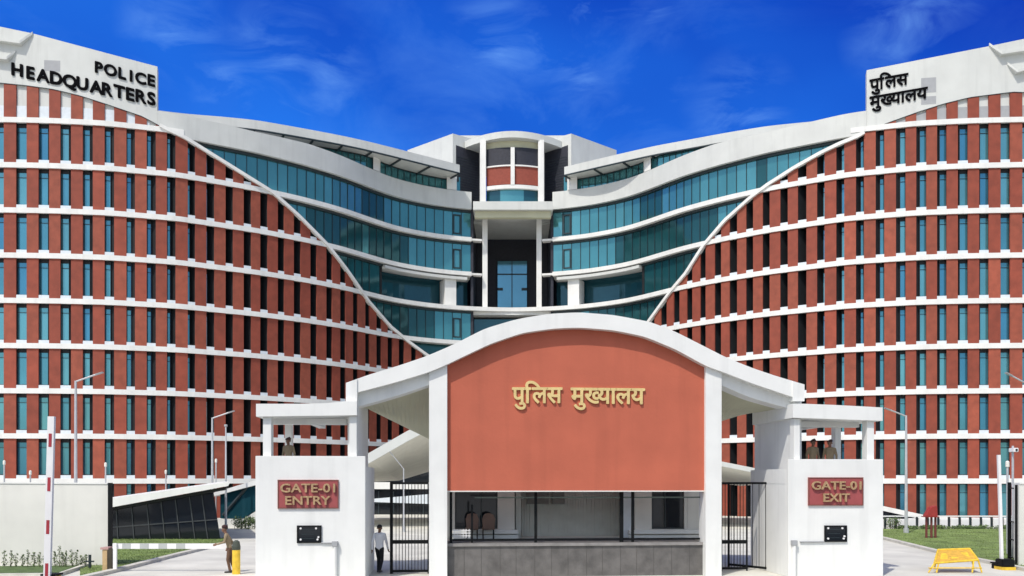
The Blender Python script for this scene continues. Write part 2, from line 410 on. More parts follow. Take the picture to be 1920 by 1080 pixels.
def window_mb(bl, bp, bs, side, k, a, c, h0, ta, tc_, m3=(0, 0, 0), gi=0):
    gap = c-a; mid = .5*(a+c)
    bt = float(np.interp(mid, *BLK)); REC = -float(np.interp(mid, [240, 420], [.36, .95]))
    nat = (c-proj(PP(c, REC, 0)))/gap
    bt = max(bt, nat)
    qr = c-bt*gap
    if bt >= nat-1e-6 and bt == nat: pr, pl = c, a
    else: pr = inv(qr, REC); pl = pr-gap
    hs = h0+(.075 if k >= 0 else 0)
    def fr(px, h): return PP(px, -.145, h, side)
    def bk(px, h): return PP(px, REC, h, side)
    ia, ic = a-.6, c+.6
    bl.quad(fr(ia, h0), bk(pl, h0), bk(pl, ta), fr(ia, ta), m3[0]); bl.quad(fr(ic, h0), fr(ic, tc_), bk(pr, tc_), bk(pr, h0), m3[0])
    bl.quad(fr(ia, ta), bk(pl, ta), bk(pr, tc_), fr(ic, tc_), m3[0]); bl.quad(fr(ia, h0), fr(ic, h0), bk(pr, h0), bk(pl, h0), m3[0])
    # frame: bars round the pane, a transom, and a dark head bar for recess shade
    def bar(p0, p1, ha, hb, hc, hd): bl.hexa([PP(p0, REC+.10, ha, side), PP(p1, REC+.10, hb, side), PP(p1, REC+.10, hc, side), PP(p0, REC+.10, hd, side)], [PP(p0, REC+.01, ha, side), PP(p1, REC+.01, hb, side), PP(p1, REC+.01, hc, side), PP(p0, REC+.01, hd, side)], m3[0])
    w = gap*.07; full = min(ta, tc_)-hs
    bar(pl, pl+w, hs, hs, ta, ta); bar(pr-w, pr, hs, hs, tc_, tc_)
    bar(pl, pr, hs, hs, hs+.015, hs+.015)
    if full > .5:
        hb = .085 if k >= 0 else .02; bar(pl, pr, ta-hb*max(0, min(1, (full-.5)/.2)), tc_-hb*max(0, min(1, (full-.5)/.2)), tc_, ta)  # deep dark head bar, painting in the shade at the top of the recess
        bar(pl, pr, ta-.2, tc_-.2, tc_-.19, ta-.19)
    bp.quad(PP(pl, REC+.05, hs, side), PP(pr, REC+.05, hs, side), PP(pr, REC+.05, max(tc_, hs+.001), side), PP(pl, REC+.05, max(ta, hs+.001), side), m3[1]+gi)
    if k >= 0 and min(ta, tc_)-h0 > .08:
        q0, q1 = a+gap*.0, c
        bs.hexa([PP(q0, -.02, h0-.01, side), PP(q1, -.02, h0-.01, side), PP(q1, -.02, hs, side), PP(q0, -.02, hs, side)], [PP(q0, -.62, h0-.01, side), PP(q1, -.62, h0-.01, side), PP(q1, -.62, hs, side), PP(q0, -.62, hs, side)], m3[2])
rest = MB()
for i, (ar, *cell) in enumerate(cells_w):
    gi = rr.choice((0, 0, 0, 1, 1, 2))
    if i < 100:
        bl, bp, bs = MB(), MB(), MB(); window_mb(bl, bp, bs, *cell)
        w = bl.build('window', DARK, BR); bp.build('pane', GW[gi], w)
        if bs.f: bs.build('sill', SILL, w)
    else: window_mb(rest, rest, rest, *cell, (0, 1, 4), gi)
rest.build('window', [DARK]+GW+[SILL], BR, kind='stuff')

def fasc(h): return h
for side in (-1, 1):
    # white bands, one per storey
    for k in range(0, 9):
        b = MB()
        if k < 5: end = 884
        elif k == 5: end = 960
        elif k < 8: end = 884
        else: end = 345 if side < 0 else 325
        sweep(b, -150, end, -1.0, .11, k-BH, k+BH, side)
        if k in (6, 7): sweep(b, 884.5, 904, -1.0, -.1, k-.02, k+.035, side)
        b.build('floor_band', WHITE, BR)
    # diagonal rib between brick and glass
    pts = [p for p in rngpx(300, 850, 7)]
    b = MB(); secs = []
    for i, p in enumerate(pts):
        h = ribh(p, side); q0, q1 = PP(pts[max(i-1, 0)], .2, ribh(pts[max(i-1, 0)], side), side), PP(pts[min(i+1, len(pts)-1)], .2, ribh(pts[min(i+1, len(pts)-1)], side), side)
        d = (q1-q0).normalized(); o = PP(p, .2, h, side); n = (PP(p, 1, h, side)-PP(p, 0, h, side)).normalized(); u = d.cross(n).normalized()
        secs.append([o-u*.15-n*.35, o+u*.15-n*.35, o+u*.15+n*.06, o-u*.15+n*.06])
    b.loft(secs); b.build('diagonal_rib', WHITE, BR)
    # white upper wall with the lettering, top sloping down towards the centre
    edge = 295
    tops = [(-200, 20), (0, 50), (62, 63), (295, 125)] if side < 0 else [(-200, 40), (0, 73), (62, 86), (296, 132)]
    def toph(p): return (HY-float(np.interp(p, [a for a, _ in tops], [b for _, b in tops])))/sval(p)
    b = MB()
    sweep(b, -150, edge, -.9, .02, lambda p: max(ribh(p, side), 7.9)+.0, toph, side)
    pw = b.build('parapet_wall', STUCCO, BR)
    # thin dark strip standing for the shadow gap under the wall edge
    b = MB(); sweep(b, -150, edge+20, -.02, .035, lambda p: ribh(p, side)-.014, lambda p: ribh(p, side)-.001, side); b.build('edge_shadow_strip', FRAME, pw)
    # pale infill behind the top row of piers
    b = MB(); sweep(b, -150, 340, -.6, -.16, 8.0, lambda p: max(ribh(p, side)-.0, 8.02), side); b.build('infill_wall', STUCCO, BR)
    b = MB(); sweep(b, -150, 280, -.155, -.10, 8.06, lambda p: min(8.33, max(8.07, ribh(p, side)-.05)), side); b.build('infill_ledge', GREYP if side > 0 else SILL, BR)
    # fascia over the glazing, joining the upper wall
    b = MB(); sweep(b, 295.3, 884, -.3, .06, lambda p: max(7.87, min(ribh(p, side), 8.2)) if p < 420 else 7.87, lambda p: 8.41 if p < 300 else float(np.interp(p, [300, 480, 580, 713, 884], [8.41, 8.36, 8.42, 8.36, 8.37])), side)
    b.build('fascia', STUCCO, BR)
    # floating ledges near the outer corner
    ys = [(0, 78, 42, 84, 62, 63), (0, 112, 18, 114, 30, 97)] if side < 0 else [(0, 97, 47, 104, 66, 84), (0, 133, 18, 138, 32, 120)]
    for (x0, y0, x1, y1, x2, y2) in ys:
        b = MB(); xs = [-150, x0, x1]
        secs = []
        for p in (-150, 0, x1):
            h = (HY-(y0-(25 if p < 0 else 0) if p <= 0 else y1))/sval(p)
            secs.append([PP(p, .02, h-.03, side), PP(p, .5, h-.03, side), PP(p, .5, h+.03, side), PP(p, .02, h+.03, side)])
        b.loft(secs)
        h1, h2 = (HY-y1)/sval(x1), (HY-y2)/sval(x2)
        b.loft([[PP(x1, .02, h1-.03, side), PP(x1, .5, h1-.03, side), PP(x1, .5, h1+.03, side), PP(x1, .02, h1+.03, side)], [PP(x2, .02, h2-.03, side), PP(x2, .12, h2-.03, side), PP(x2, .12, h2+.03, side), PP(x2, .02, h2+.03, side)]])
        b.build('roof_ledge', STUCCO, BR)
    # repaired patches of grey paint
    pat = [(83, 113, 113, 133)] if side < 0 else [(165, 193, 145, 173), (165, 193, 180, 195)]
    for (x0, x1, y0, y1) in pat:
        b = MB(); s_ = sval(x0); sweep(b, x0, x1, .02, .028, (HY-y1)/s_, (HY-y0)/s_, side); b.build('paint_patch', GREYP, pw)
    # curtain glazing between the bands, beyond the rib
    for k in range(4, 8):
        start = {4: 640, 5: 560, 6: 470, 7: 330}[k]; end = 722 if k == 5 else 884
        gb, fb = MB(), MB(); off = -.55
        topk = 7.87 if k == 7 else k+1-BH
        xs = [884.0]
        # panes about 1.05 m wide
        while xs[-1] > start:
            p = xs[-1]; l = float(np.interp(p, GX, _l))/2.0
            xs.append(p-1.06/l)
        xs = [x for x in xs if x < end+1][::-1]
        if k == 5: xs[-1] = end
        for x0, x1 in zip(xs[:-1], xs[1:]):
            b0, b1 = max(k+BH, ribh(x0, side)-.03), max(k+BH, ribh(x1, side)-.03)
            if min(b0, b1) > topk-.02: continue
            b0, b1 = min(b0, topk), min(b1, topk)
            z = .5*(x0+x1); t = float(np.interp(z, [590, 625, 770, 800], [.1, .95, .95, .05]))  # zones of darker panes stand in for trees reflected in the glass
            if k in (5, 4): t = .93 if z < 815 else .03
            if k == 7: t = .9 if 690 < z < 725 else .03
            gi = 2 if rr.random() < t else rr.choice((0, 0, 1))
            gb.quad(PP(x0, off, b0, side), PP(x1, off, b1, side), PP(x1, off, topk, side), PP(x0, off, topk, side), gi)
            wpx = .05/(float(np.interp(x0, GX, _l))/2)
            fb.hexa([PP(x0, off+.07, b0, side), PP(x0+wpx, off+.07, b0, side), PP(x0+wpx, off+.07, topk, side), PP(x0, off+.07, topk, side)], [PP(x0, off+.01, b0, side), PP(x0+wpx, off+.01, b0, side), PP(x0+wpx, off+.01, topk, side), PP(x0, off+.01, topk, side)])
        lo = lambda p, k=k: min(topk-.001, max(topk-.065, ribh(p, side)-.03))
        sweep(fb, xs[0], end, off+.0, off+.2, lo, topk, side, 0)  # dark head strip, painted in as the shadow under the band
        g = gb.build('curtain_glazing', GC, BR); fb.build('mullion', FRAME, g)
        if k in (4, 6, 7):      # opening sash near the inner end
            sb = MB(); s0, s1 = 852, 866; h0, h1 = k+.16, k+.72
            for (u0, u1, v0, v1) in ((s0, s0+2, h0, h1), (s1-2, s1, h0, h1), (s0, s1, h0, h0+.03), (s0, s1, h1-.03, h1)):
                sweep(sb, u0, u1, off+.08, off+.14, v0, v1, side)
            sb.build('opening_sash', FRAME, g)
    b = MB(); sweep(b, 690, 884, -1.6, -1.2, -CAMZ/FH, 4.9, side); b.build('lower_glazing', GC[2], BR)
    # recessed terrace under band 6, with its ledge and pier
    b = MB(); sweep(b, 722, 884, -2.9, -2.6, 5+BH, 6-BH, side); b.build('terrace_glazing', GT, BR)
    b = MB(); sweep(b, 722, 884, -3.0, -1.0, 5.90, 5.945, side); sweep(b, 722, 876, -1.0, .05, 5.82, 5.90, side); b.build('terrace_soffit', STUCCO, BR)
    b = MB(); sweep(b, 836, 857, -2.2, -.35, 5.04, 5.83, side, step=30); b.build('terrace_pier', WHITE, BR)
    b = MB(); sweep(b, 718, 722, -2.6, -.5, 5+BH, 6-BH, side, step=30); b.build('terrace_return', DARK, BR)
    # top terrace: glass set back under the oversailing roof
    TS = [(500, 73.9), (545, 73.1), (620, 71.8), (698, 70.0), (712, 69.4), (838, 65.5), (866, 64.8)]
    def tq(px, h, fwd=0.0):
        Y = FH*F/float(np.interp(px, [q[0] for q in TS], [q[1] for q in TS])); Y = max(Y+.5, FH*F/sval(px)+.75)-.7; x = Xof(px, Y); return Vector((x if side < 0 else -x, Y-fwd+.7, CAMZ+FH*h))
    def tband(b, x0, x1, f0, f1, h0, h1):
        b.loft([[tq(p, h0, f1), tq(p, h1, f1), tq(p, h1, f0), tq(p, h0, f0)] for p in rngpx(x0, x1, 20)])
    gb, fb = MB(), MB(); tband(gb, 505, 862, -.2, 0, 7.9, 8.83)
    for p in rngpx(545, 850, 12): tband(fb, p, p+.9, .005, .08, 7.9, 8.83)
    tband(fb, 520, 860, .085, .15, 8.70, 8.83)
    g = gb.build('terrace_glazing', GC[0], BR); fb.build('mullion', FRAME, g)
    for (u0, u1) in ((700, 712), (838, 856)):
        b = MB(); tband(b, u0, u1, .16, .75, 8.385, 8.84); b.build('terrace_pier', WHITE, BR)
    # roof slab: constant height, gentler curve than the wall below
    RT = [(290, 206), (345, 213), (420, 219), (480, 225), (560, 239), (640, 254), (690, 265), (765, 284), (862, 309)]
    if side > 0: RT = [(290, 215), (330, 219), (380, 226), (480, 236), (560, 249), (640, 264), (690, 273), (765, 290), (862, 313)]
    HT = 8.95; rpts = []
    for p in rngpx(290, 862, 11):
        y = float(np.interp(p, [a for a, _ in RT], [b for _, b in RT])); Y = HT*FH*F/(HY-y); rpts.append(Vector(((p-CX)/F*Y*(1 if side < 0 else -1), Y, CAMZ+FH*HT)))
    for _ in range(4): rpts = [rpts[0]]+[(rpts[i-1]+rpts[i]*2+rpts[i+1])/4 for i in range(1, len(rpts)-1)]+[rpts[-1]]
    b, t_, srs = MB(), MB(), []; s1, s2 = [], []
    for i, p in enumerate(rpts):
        d = (rpts[min(i+1, len(rpts)-1)]-rpts[max(i-1, 0)]).normalized(); n = Vector((-d.y, d.x, 0))
        if n.y < 0: n = -n
        zt, zb = p.z, p.z-.92
        q = p+n*9
        s1.append([(p.x, p.y, zt), (p.x, p.y, zb), (q.x, q.y, zb+.1), (q.x, q.y, zt)])
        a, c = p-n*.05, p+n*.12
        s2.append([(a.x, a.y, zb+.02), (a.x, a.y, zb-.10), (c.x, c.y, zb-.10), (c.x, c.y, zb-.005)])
        if i % 5 == 2:
            e = p+n*3.0; d2 = d*.09
            sr = MB(); srs.append(sr); sr.hexa([p+n*.13-d2-Vector((0, 0, .94)), p+n*.13+d2-Vector((0, 0, .94)), p+n*.13+d2-Vector((0, 0, 1.08)), p+n*.13-d2-Vector((0, 0, 1.08))], [e-d2-Vector((0, 0, .90)), e+d2-Vector((0, 0, .90)), e+d2-Vector((0, 0, 1.04)), e-d2-Vector((0, 0, 1.04))])
    b.loft(s1); rs = b.build('roof_slab', STUCCO, BR); t_.loft(s2); t_.build('edge_strip', FRAME, rs); [q.build('soffit_rib', FRAME, rs) for q in srs]  # dark strip along the slab edge stands for a gap shadow
    # inner end of the wing, closing the glazing
    sx = -1 if side < 0 else 1
    def M(px, py, Y): v = W(px, py, Y); return Vector((v.x*(-sx), v.y, v.z))
    e = PP(884, -.5, 0, side)
    b = MB(); b.hexa([(e.x, e.y, 0), (e.x-sx*.3*-1*-1, e.y, 0), (e.x-sx*.3, e.y, 35.2), (e.x, e.y, 35.2)], [(e.x, 110, 0), (e.x-sx*.3, 110, 0), (e.x-sx*.3, 110, 35.2), (e.x, 110, 35.2)])
    b.build('recess_wall', LOUV, BR)
    # outer return, so that the wing has depth
    e = PP(-150, -.1, 0, side)
    b = MB(); b.hexa([(e.x, e.y, 0), (e.x+sx*-.4, e.y, 0), (e.x+sx*-.4, e.y, 43.5), (e.x, e.y, 43.5)], [(e.x, 115, 0), (e.x+sx*-.4, 115, 0), (e.x+sx*-.4, 115, 43.5), (e.x, 115, 43.5)]); b.build('end_wall', BRICK, BR)
    b = MB(); rp = [PP(p, -1.2, 8.2, side) for p in rngpx(-150, 884, 60)]; z = CAMZ+FH*8.2
    b.hexa([(p.x, p.y, z) for p in rp]+[(sx*5, 118, z), (rp[0].x, 118, z)], [(p.x, p.y, z-.3) for p in rp]+[(sx*5, 118, z-.3), (rp[0].x, 118, z-.3)]); b.build('roof_deck', GREYP, BR)
    # wedge walls flanking the central bay
    A, B_, C_ = M(764, 0, 104.6), M(849, 0, 99.6), M(906, 0, 102)
    z0, z1 = 34.0, 3.45+10.14*FH
    pl = [A, B_, C_, M(906, 0, 108), M(764, 0, 108)]
    b = MB(); b.hexa([(p.x, p.y, z0) for p in pl], [(p.x, p.y, z1) for p in pl]); fw = b.build('wedge_wall', STUCCO, BR)
    d = (C_-B_).normalized(); nrm = Vector((-d.y, d.x, 0)); nrm = nrm if nrm.y < 0 else -nrm
    b = MB(); q0, q1 = B_.lerp(C_, .10), B_.lerp(C_, .86); q0 += nrm*.04; q1 += nrm*.04
    zt0, zt1 = Zof(272, q0.y), Zof(287, q1.y)
    fr_ = [(q0.x, q0.y, z0+.5), (q1.x, q1.y, z0+.5), (q1.x, q1.y, zt1), (q0.x, q0.y, zt0)]
    b.hexa(fr_, [(p[0]-nrm.x*.03, p[1]-nrm.y*.03, p[2]) for p in fr_]); lv = b.build('louvre_panel', LOUV, BR)
    b = MB()
    for i in range(1, 24):
        z = z0+.5+i*.3
        if z > zt1-.1: break
        a0, a1 = q0+nrm*.03, q1+nrm*.03
        b.hexa([(a0.x, a0.y, z), (a1.x, a1.y, z), (a1.x, a1.y, z+.05), (a0.x, a0.y, z+.05)], [(q0.x+nrm.x*.005, q0.y+nrm.y*.005, z), (q1.x+nrm.x*.005, q1.y+nrm.y*.005, z), (q1.x+nrm.x*.005, q1.y+nrm.y*.005, z+.05), (q0.x+nrm.x*.005, q0.y+nrm.y*.005, z+.05)])
    b.build('louvre_slat', FRAME, lv)
    # columns of the bay and of the deep recess
    b = MB(); x0, x1 = sorted((M(900, 0, 98.4).x, M(911, 0, 98.4).x)); b.box(x0, x1, 98.4, 99.2, Zof(392, 98.4), Zof(262, 98.4)); b.build('bay_column', WHITE, BR)
    b = MB(); x0, x1 = sorted((M(904.5, 0, 100).x, M(914, 0, 100).x)); b.box(x0, x1, 100, 100.6, CAMZ+5*FH, 34.3); b.build('recess_column', WHITE, BR)

# central bay: bowed glass, red panels, curved cornice
def bow(px, bulge, Y0=99.0, hw=58.0):
    t = (px-962)/hw; return Y0-bulge*(1-t*t)
def bowband(b, x0, x1, y0, y1, Y0, bulge, thick, mi=0, yc=962):
    secs = []
    Yc = bow(962, bulge, Y0)
    for p in rngpx(x0, x1, 6):
        Y = bow(p, bulge, Y0); x = Xof(p, Y); za, zb = Zof(y1, Yc), Zof(y0, Yc)
        secs.append([(x, Y, za), (x, Y, zb), (x, Y+thick, zb), (x, Y+thick, za)])
    b.loft(secs, mi)
b = MB(); bowband(b, 912, 1013, 276, 309, 99.2, .9, .2); b.build('bay_window', LOUV, BR)
for x0, x1 in ((912, 958), (965, 1013)):
    b = MB(); bowband(b, x0, x1, 309.5, 345, 99.15, .9, .3); b.build('bay_panel', REDB, BR)
    b = MB(); bowband(b, x0, x1, 308.5, 311, 99.0, .9, .3); b.build('bay_sill', WHITE, BR)
b = MB(); bowband(b, 912, 1013, 346, 353, 98.9, .9, .6); b.build('bay_band', WHITE, BR)
b = MB(); bowband(b, 912, 938, 353.5, 378, 99.3, .9, .2, 0); bowband(b, 938, 982, 353.5, 378, 99.3, .9, .2, 1); bowband(b, 982, 1013, 353.5, 378, 99.3, .9, .2, 0); b.build('bay_window', [GT, GC[1]], BR)
b = MB(); bowband(b, 957.5, 965, 276, 346, 98.85, .9, .5); b.build('bay_mullion', WHITE, BR)
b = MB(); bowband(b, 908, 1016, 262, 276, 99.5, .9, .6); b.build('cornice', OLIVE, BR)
b = MB(); secs = []
for p in rngpx(872, 1053, 6):
    t = (p-962)/90.; Y = 97.6+2.6*t*t; x = Xof(p, Y); za, zb = Zof(257.5, 97.6), Zof(245.5, 97.6)
    secs.append([(x, Y, za-.18*t*t), (x, Y, zb-.12*t*t), (x, 104, zb-.12*t*t), (x, 104, za-.18*t*t)])
b.loft(secs); b.build('bay_roof', STUCCO, BR)
b = MB(); b.box(Xof(851, 103.2), Xof(1073, 103.2), 103.2, 109, Zof(300, 103.2), Zof(254, 103.2)); b.build('bay_back_wall', STUCCO, BR)
b = MB(); x0, x1 = Xof(887, 97), Xof(1037, 97); b.box(x0, x1, 97, 109, Zof(393, 97), Zof(377.5, 97)); b.build('canopy_slab', STUCCO, BR)
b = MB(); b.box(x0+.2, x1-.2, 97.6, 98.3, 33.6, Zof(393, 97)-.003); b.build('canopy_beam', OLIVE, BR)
b = MB(); b.box(-7, 7, 109, 110, 0, 36); b.build('recess_wall', LOUV, BR)
gb = MB(); gb.box(Xof(933, 108), Xof(988, 108), 108.4, 108.95, CAMZ+5*FH-.5, Zof(488, 108)); g = gb.build('recess_window', GB, BR)
fb = MB(); xm = Xof(960, 108); fb.box(xm-.06, xm+.06, 108.3, 108.395, CAMZ+5*FH, Zof(488, 108)); fb.box(Xof(933, 108), Xof(988, 108), 108.3, 108.394, Zof(514, 108), Zof(512, 108)); fb.box(Xof(933, 108), Xof(943, 108), 108.2, 108.39, Zof(543, 108), Zof(539, 108)); fb.box(Xof(978, 108), Xof(988, 108), 108.2, 108.39, Zof(543, 108), Zof(539, 108)); fb.build('mullion', FRAME, g)
b = MB(); b.box(-6.5, 6.5, 99.6, 109, CAMZ+5*FH-.6, CAMZ+5*FH-.1); b.build('recess_floor', WHITE, BR)
b = MB(); b.box(-6, 6, 100.8, 101.2, 0, CAMZ+5*FH-.9); b.build('lower_recess_wall', GT, BR)

# black capital letters on the west upper wall
def letter_on_wall(b, ch, px, py, hpx, side, slope):
    vs, fs = bolder(*text_mesh(ch, 1.0, 0, .05), .036)
    x0, x1 = vs[:, 0].min(), vs[:, 0].max(); y0, y1 = vs[:, 1].min(), vs[:, 1].max()
    o = PP(px, .075, (HY-py)/sval(px), side); t = (PP(px+4, .13, 0, side)-PP(px-4, .13, 0, side)).normalized()
    if t.x < 0: t = -t
    n = Vector((t.y, -t.x, 0)); n = n if n.y < 0 else -n
    sc = hpx*o.y/F/.72
    out = []
    for v in vs:
        u = (v[0]-(x0+x1)/2)*sc; w = (v[1]-.36)*sc+u*slope
        out.append(o+t*u+Vector((0, 0, w))+n*v[2])
    b.add(out, fs)
b = MB()
for ch, x, y in zip('POLICE', (186, 207.5, 229.5, 246, 264, 284), (127, 132, 138, 142.5, 147, 151)): letter_on_wall(b, ch, x, y, 20.5, -1, -.17)
b.build('lettering', BLACK, BR)
b = MB()
for ch, x, y in zip('HEADQUARTERS', (33, 58, 81.5, 106, 131.5, 155, 181, 201.5, 224, 244.5, 264.5, 284), (131, 137, 142, 147, 152.5, 157, 163.5, 168, 172, 177, 181, 185)): letter_on_wall(b, ch, x, y, 23, -1, -.17)
b.build('lettering', BLACK, BR)
# Devanagari words: consonants laid out in visual order (half kha is kha without its right bar)
def word_pulis(off, ext): return deva([('पु', 1, -.035), ('ि', 1, -.36), ('ल', 1, -.03), ('स', 1, 0)], off, ext)
def word_mukhyalay(off, ext): return deva([('मु', 1, -.03), ('ख', .72, -.04), ('य', 1, -.03), ('ा', 1, -.03), ('ल', 1, -.03), ('य', 1, 0)], off, ext)
def headline(vs):    # height of the headline = densest top of the plain consonants
    return .62
def word_map(b, word, fn, off=.012, ext=.05):
    vs, fs = word(off, ext); w = vs[:, 0].max()-vs[:, 0].min(); x0 = vs[:, 0].min()
    b.add([fn((v[0]-x0)/w, v[1], v[2]) for v in vs], fs)
def wallword(x0, y0, x1, y1, body):
    def fn(u, y, z):
        px = x0+(x1-x0)*u; py = y0+(y1-y0)*u-(y-.62)/.62*body
        return PP(1920-px, .075+z, (HY-py)/sval(1920-px), 1)
    return fn
b = MB(); word_map(b, word_pulis, wallword(1630, 151, 1703, 138, 20), .022, .05); b.build('lettering', BLACK, BR)
b = MB(); word_map(b, word_mukhyalay, wallword(1630, 183, 1739, 164, 20), .022, .05); b.build('lettering', BLACK, BR)

# ------------------------------------------------------------------ the gateway
GTH = R(4.5); GY0 = 30.6; GX0 = 120/F*GY0; GC_, GSN = math.cos(GTH), math.sin(GTH)
def GU(px, v=0.0):
    k = (px-CX)/F; return (k*(GY0+v*GC_)-GX0+v*GSN)/(GC_-k*GSN)
def GYW(u, v): return GY0+u*GSN+v*GC_
def GP(px, py, v=0.0):      # gate-local point seen at a pixel, v metres behind the front plane
    u = GU(px, v); return Vector((u, v, Zof(py, GYW(u, v))))
def gz(px, py, v=0.0): return GP(px, py, v).z
GATE = thing('entrance_gateway', 'white arched entrance gateway with a red plaster panel and two guard blocks', 'gateway', (GX0, GY0, 0), GTH)
def gbuild(b, name, m, parent=GATE, bevel=0.0, **k): return b.build(name, m, parent, world=False, bevel=bevel, **k)
def ggroup(t):   # a thing standing with the gate's own axes
    return t
TOPL = [(648, 718), (696, 701), (752, 684), (799, 668), (839, 651), (863, 639.5), (909, 616), (968, 598.5), (1027, 588.5), (1085, 585.5)]
TOPR = [(1150, 590.5), (1218, 603), (1267, 622), (1314, 646), (1361, 670), (1408, 689), (1455, 705), (1509, 721)]
BOT = [(648, 741), (669, 736), (738, 718), (804, 698), (837, 684), (874, 666), (921, 644), (980, 624), (1038, 616), (1085, 614), (1150, 619), (1209, 631), (1267, 655), (1325, 687), (1352, 696), (1408, 718), (1488, 745), (1509, 751)]
def smooth_poly(t):
    xs = np.array([a for a, _ in t], float); ys = np.array([b for _, b in t], float)
    g = np.arange(xs[0]-30, xs[-1]+31, 1.0); v = np.interp(g, xs, ys)
    v[:30] = ys[0]-(ys[1]-ys[0])/(xs[1]-xs[0])*np.arange(30, 0, -1); v[-30:] = ys[-1]+(ys[-1]-ys[-2])/(xs[-1]-xs[-2])*np.arange(1, 31)
    k = np.exp(-.5*(np.arange(-24, 25)/9.0)**2); k /= k.sum(); v = np.convolve(np.pad(v, 24, mode='edge'), k, 'valid')
    return lambda p: float(np.interp(p, g, v))
fT, fB = smooth_poly(TOPL+TOPR), smooth_poly(BOT)
b = MB(); secs = []
for p in rngpx(649, 1508.5, 9):
    a, c = GP(p, fT(p), -.2), GP(p, fB(p), -.2)
    secs.append([(a.x, -.2, c.z), (a.x, -.2, a.z), (a.x, 1.3, a.z), (a.x, 1.3, c.z)])
b.loft(secs); gbuild(b, 'arch', WHITEG)
# inner beams and the vaulted soffits over the two passages
for s, (x0, x1, t) in enumerate((((669, 812, [(669, 763), (710, 752), (757, 738), (812, 719)])), ((1345, 1487, [(1345, 719), (1354, 723), (1408, 746), (1487, 768)])))):
    f = smooth_poly(t); b = MB(); secs = []; so = []
    for p in rngpx(x0, x1, 9):
        a, c = GP(p, fB(p), .12), GP(p, f(p), .12)
        secs.append([(a.x, .12, c.z), (a.x, .12, a.z+.25), (a.x, .9, a.z+.25), (a.x, .9, c.z)])
        w = (p-x0)/(x1-x0); w = w if s == 0 else 1-w           # 0 outside .. 1 at the red panel
        vr = 4.2+1.6*w; zr = 6.35-1.25*w if s == 0 else 6.35-.95*w
        so.append([(a.x, .9, c.z+.04), (a.x, .9, c.z+.24), (a.x, vr, zr+.25), (a.x, vr, zr)])
    b.loft(secs); gbuild(b, 'inner_beam', WHITEG)
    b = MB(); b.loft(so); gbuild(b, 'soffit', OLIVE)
# piers and the hanging red panel
for x0, x1 in ((804.5, 838.5), (1323, 1353)):
    b = MB(); u0, u1 = GU(x0, -.05), GU(x1, -.05); fr_, bk = [], []
    n = 6
    for i in range(n+1): fr_.append((u0+(u1-u0)*i/n, gz(x0+(x1-x0)*i/n, fB(x0+(x1-x0)*i/n), -.05)+.06))
    pl = [(u0, 0), (u1, 0)]+fr_[::-1]
    b.hexa([(x, -.05, z) for x, z in pl], [(x, .75, z) for x, z in pl]); gbuild(b, 'pier', WHITEG)
u0, u1 = GU(838, .12)+.004, GU(1323, .12)-.004; zb = gz(1080, 920.5, .12)
top = [(GU(p, .12), gz(p, fB(p), .12)+.3) for p in rngpx(839, 1322, 14)]; top[0] = (u0, top[0][1]); top[-1] = (u1, top[-1][1])
pl = [(u0, zb), (u1, zb)]+top[::-1]
b = MB(); b.hexa([(x, .12, z) for x, z in pl], [(x, .42, z) for x, z in pl]); rp = gbuild(b, 'red_panel', RED)
b = MB(); b.box(u0, u1, .10, .119, zb-.03, zb+.012); gbuild(b, 'edge_strip', CREAM, rp)
# gold letters on stand-offs
def goldword(x0, x1, y0, y1, body):
    def fn(u, y, z):
        px = x0+(x1-x0)*u; py = y0+(y1-y0)*u-(y-.62)/.62*body
        q = GP(px, py, .02); return Vector((q.x, .075-z, q.z))
    return fn
b = MB(); word_map(b, word_pulis, goldword(960, 1055, 727, 727, 28), .022, .03); gbuild(b, 'lettering', GOLD)
b = MB(); word_map(b, word_mukhyalay, goldword(1070, 1210, 727.5, 729, 28), .022, .03); gbuild(b, 'lettering', GOLD)
# stone plinth with joints
b = MB(); u0, u1 = GU(838, .3)+.004, GU(1323, .3)-.004; zt = gz(1080, 1018, .3); b.box(u0, u1, .3, 2.9, 0, zt); pn = gbuild(b, 'stone_plinth', STONE)
b = MB(); b.box(u0-.0, u1, .24, .298, zt-.10, zt+.005); gbuild(b, 'plinth_coping', mat('stone_coping', (.24, .23, .22), .7, var=.2, scale=3), pn)
b = MB(); n = 15
for i in range(1, n):
    x = u0+(u1-u0)*i/n+random.uniform(-.05, .05); b.box(x-.008, x+.008, .292, .299, 0, zt-.11)
gbuild(b, 'joint', GJOINT, pn, kind='stuff')
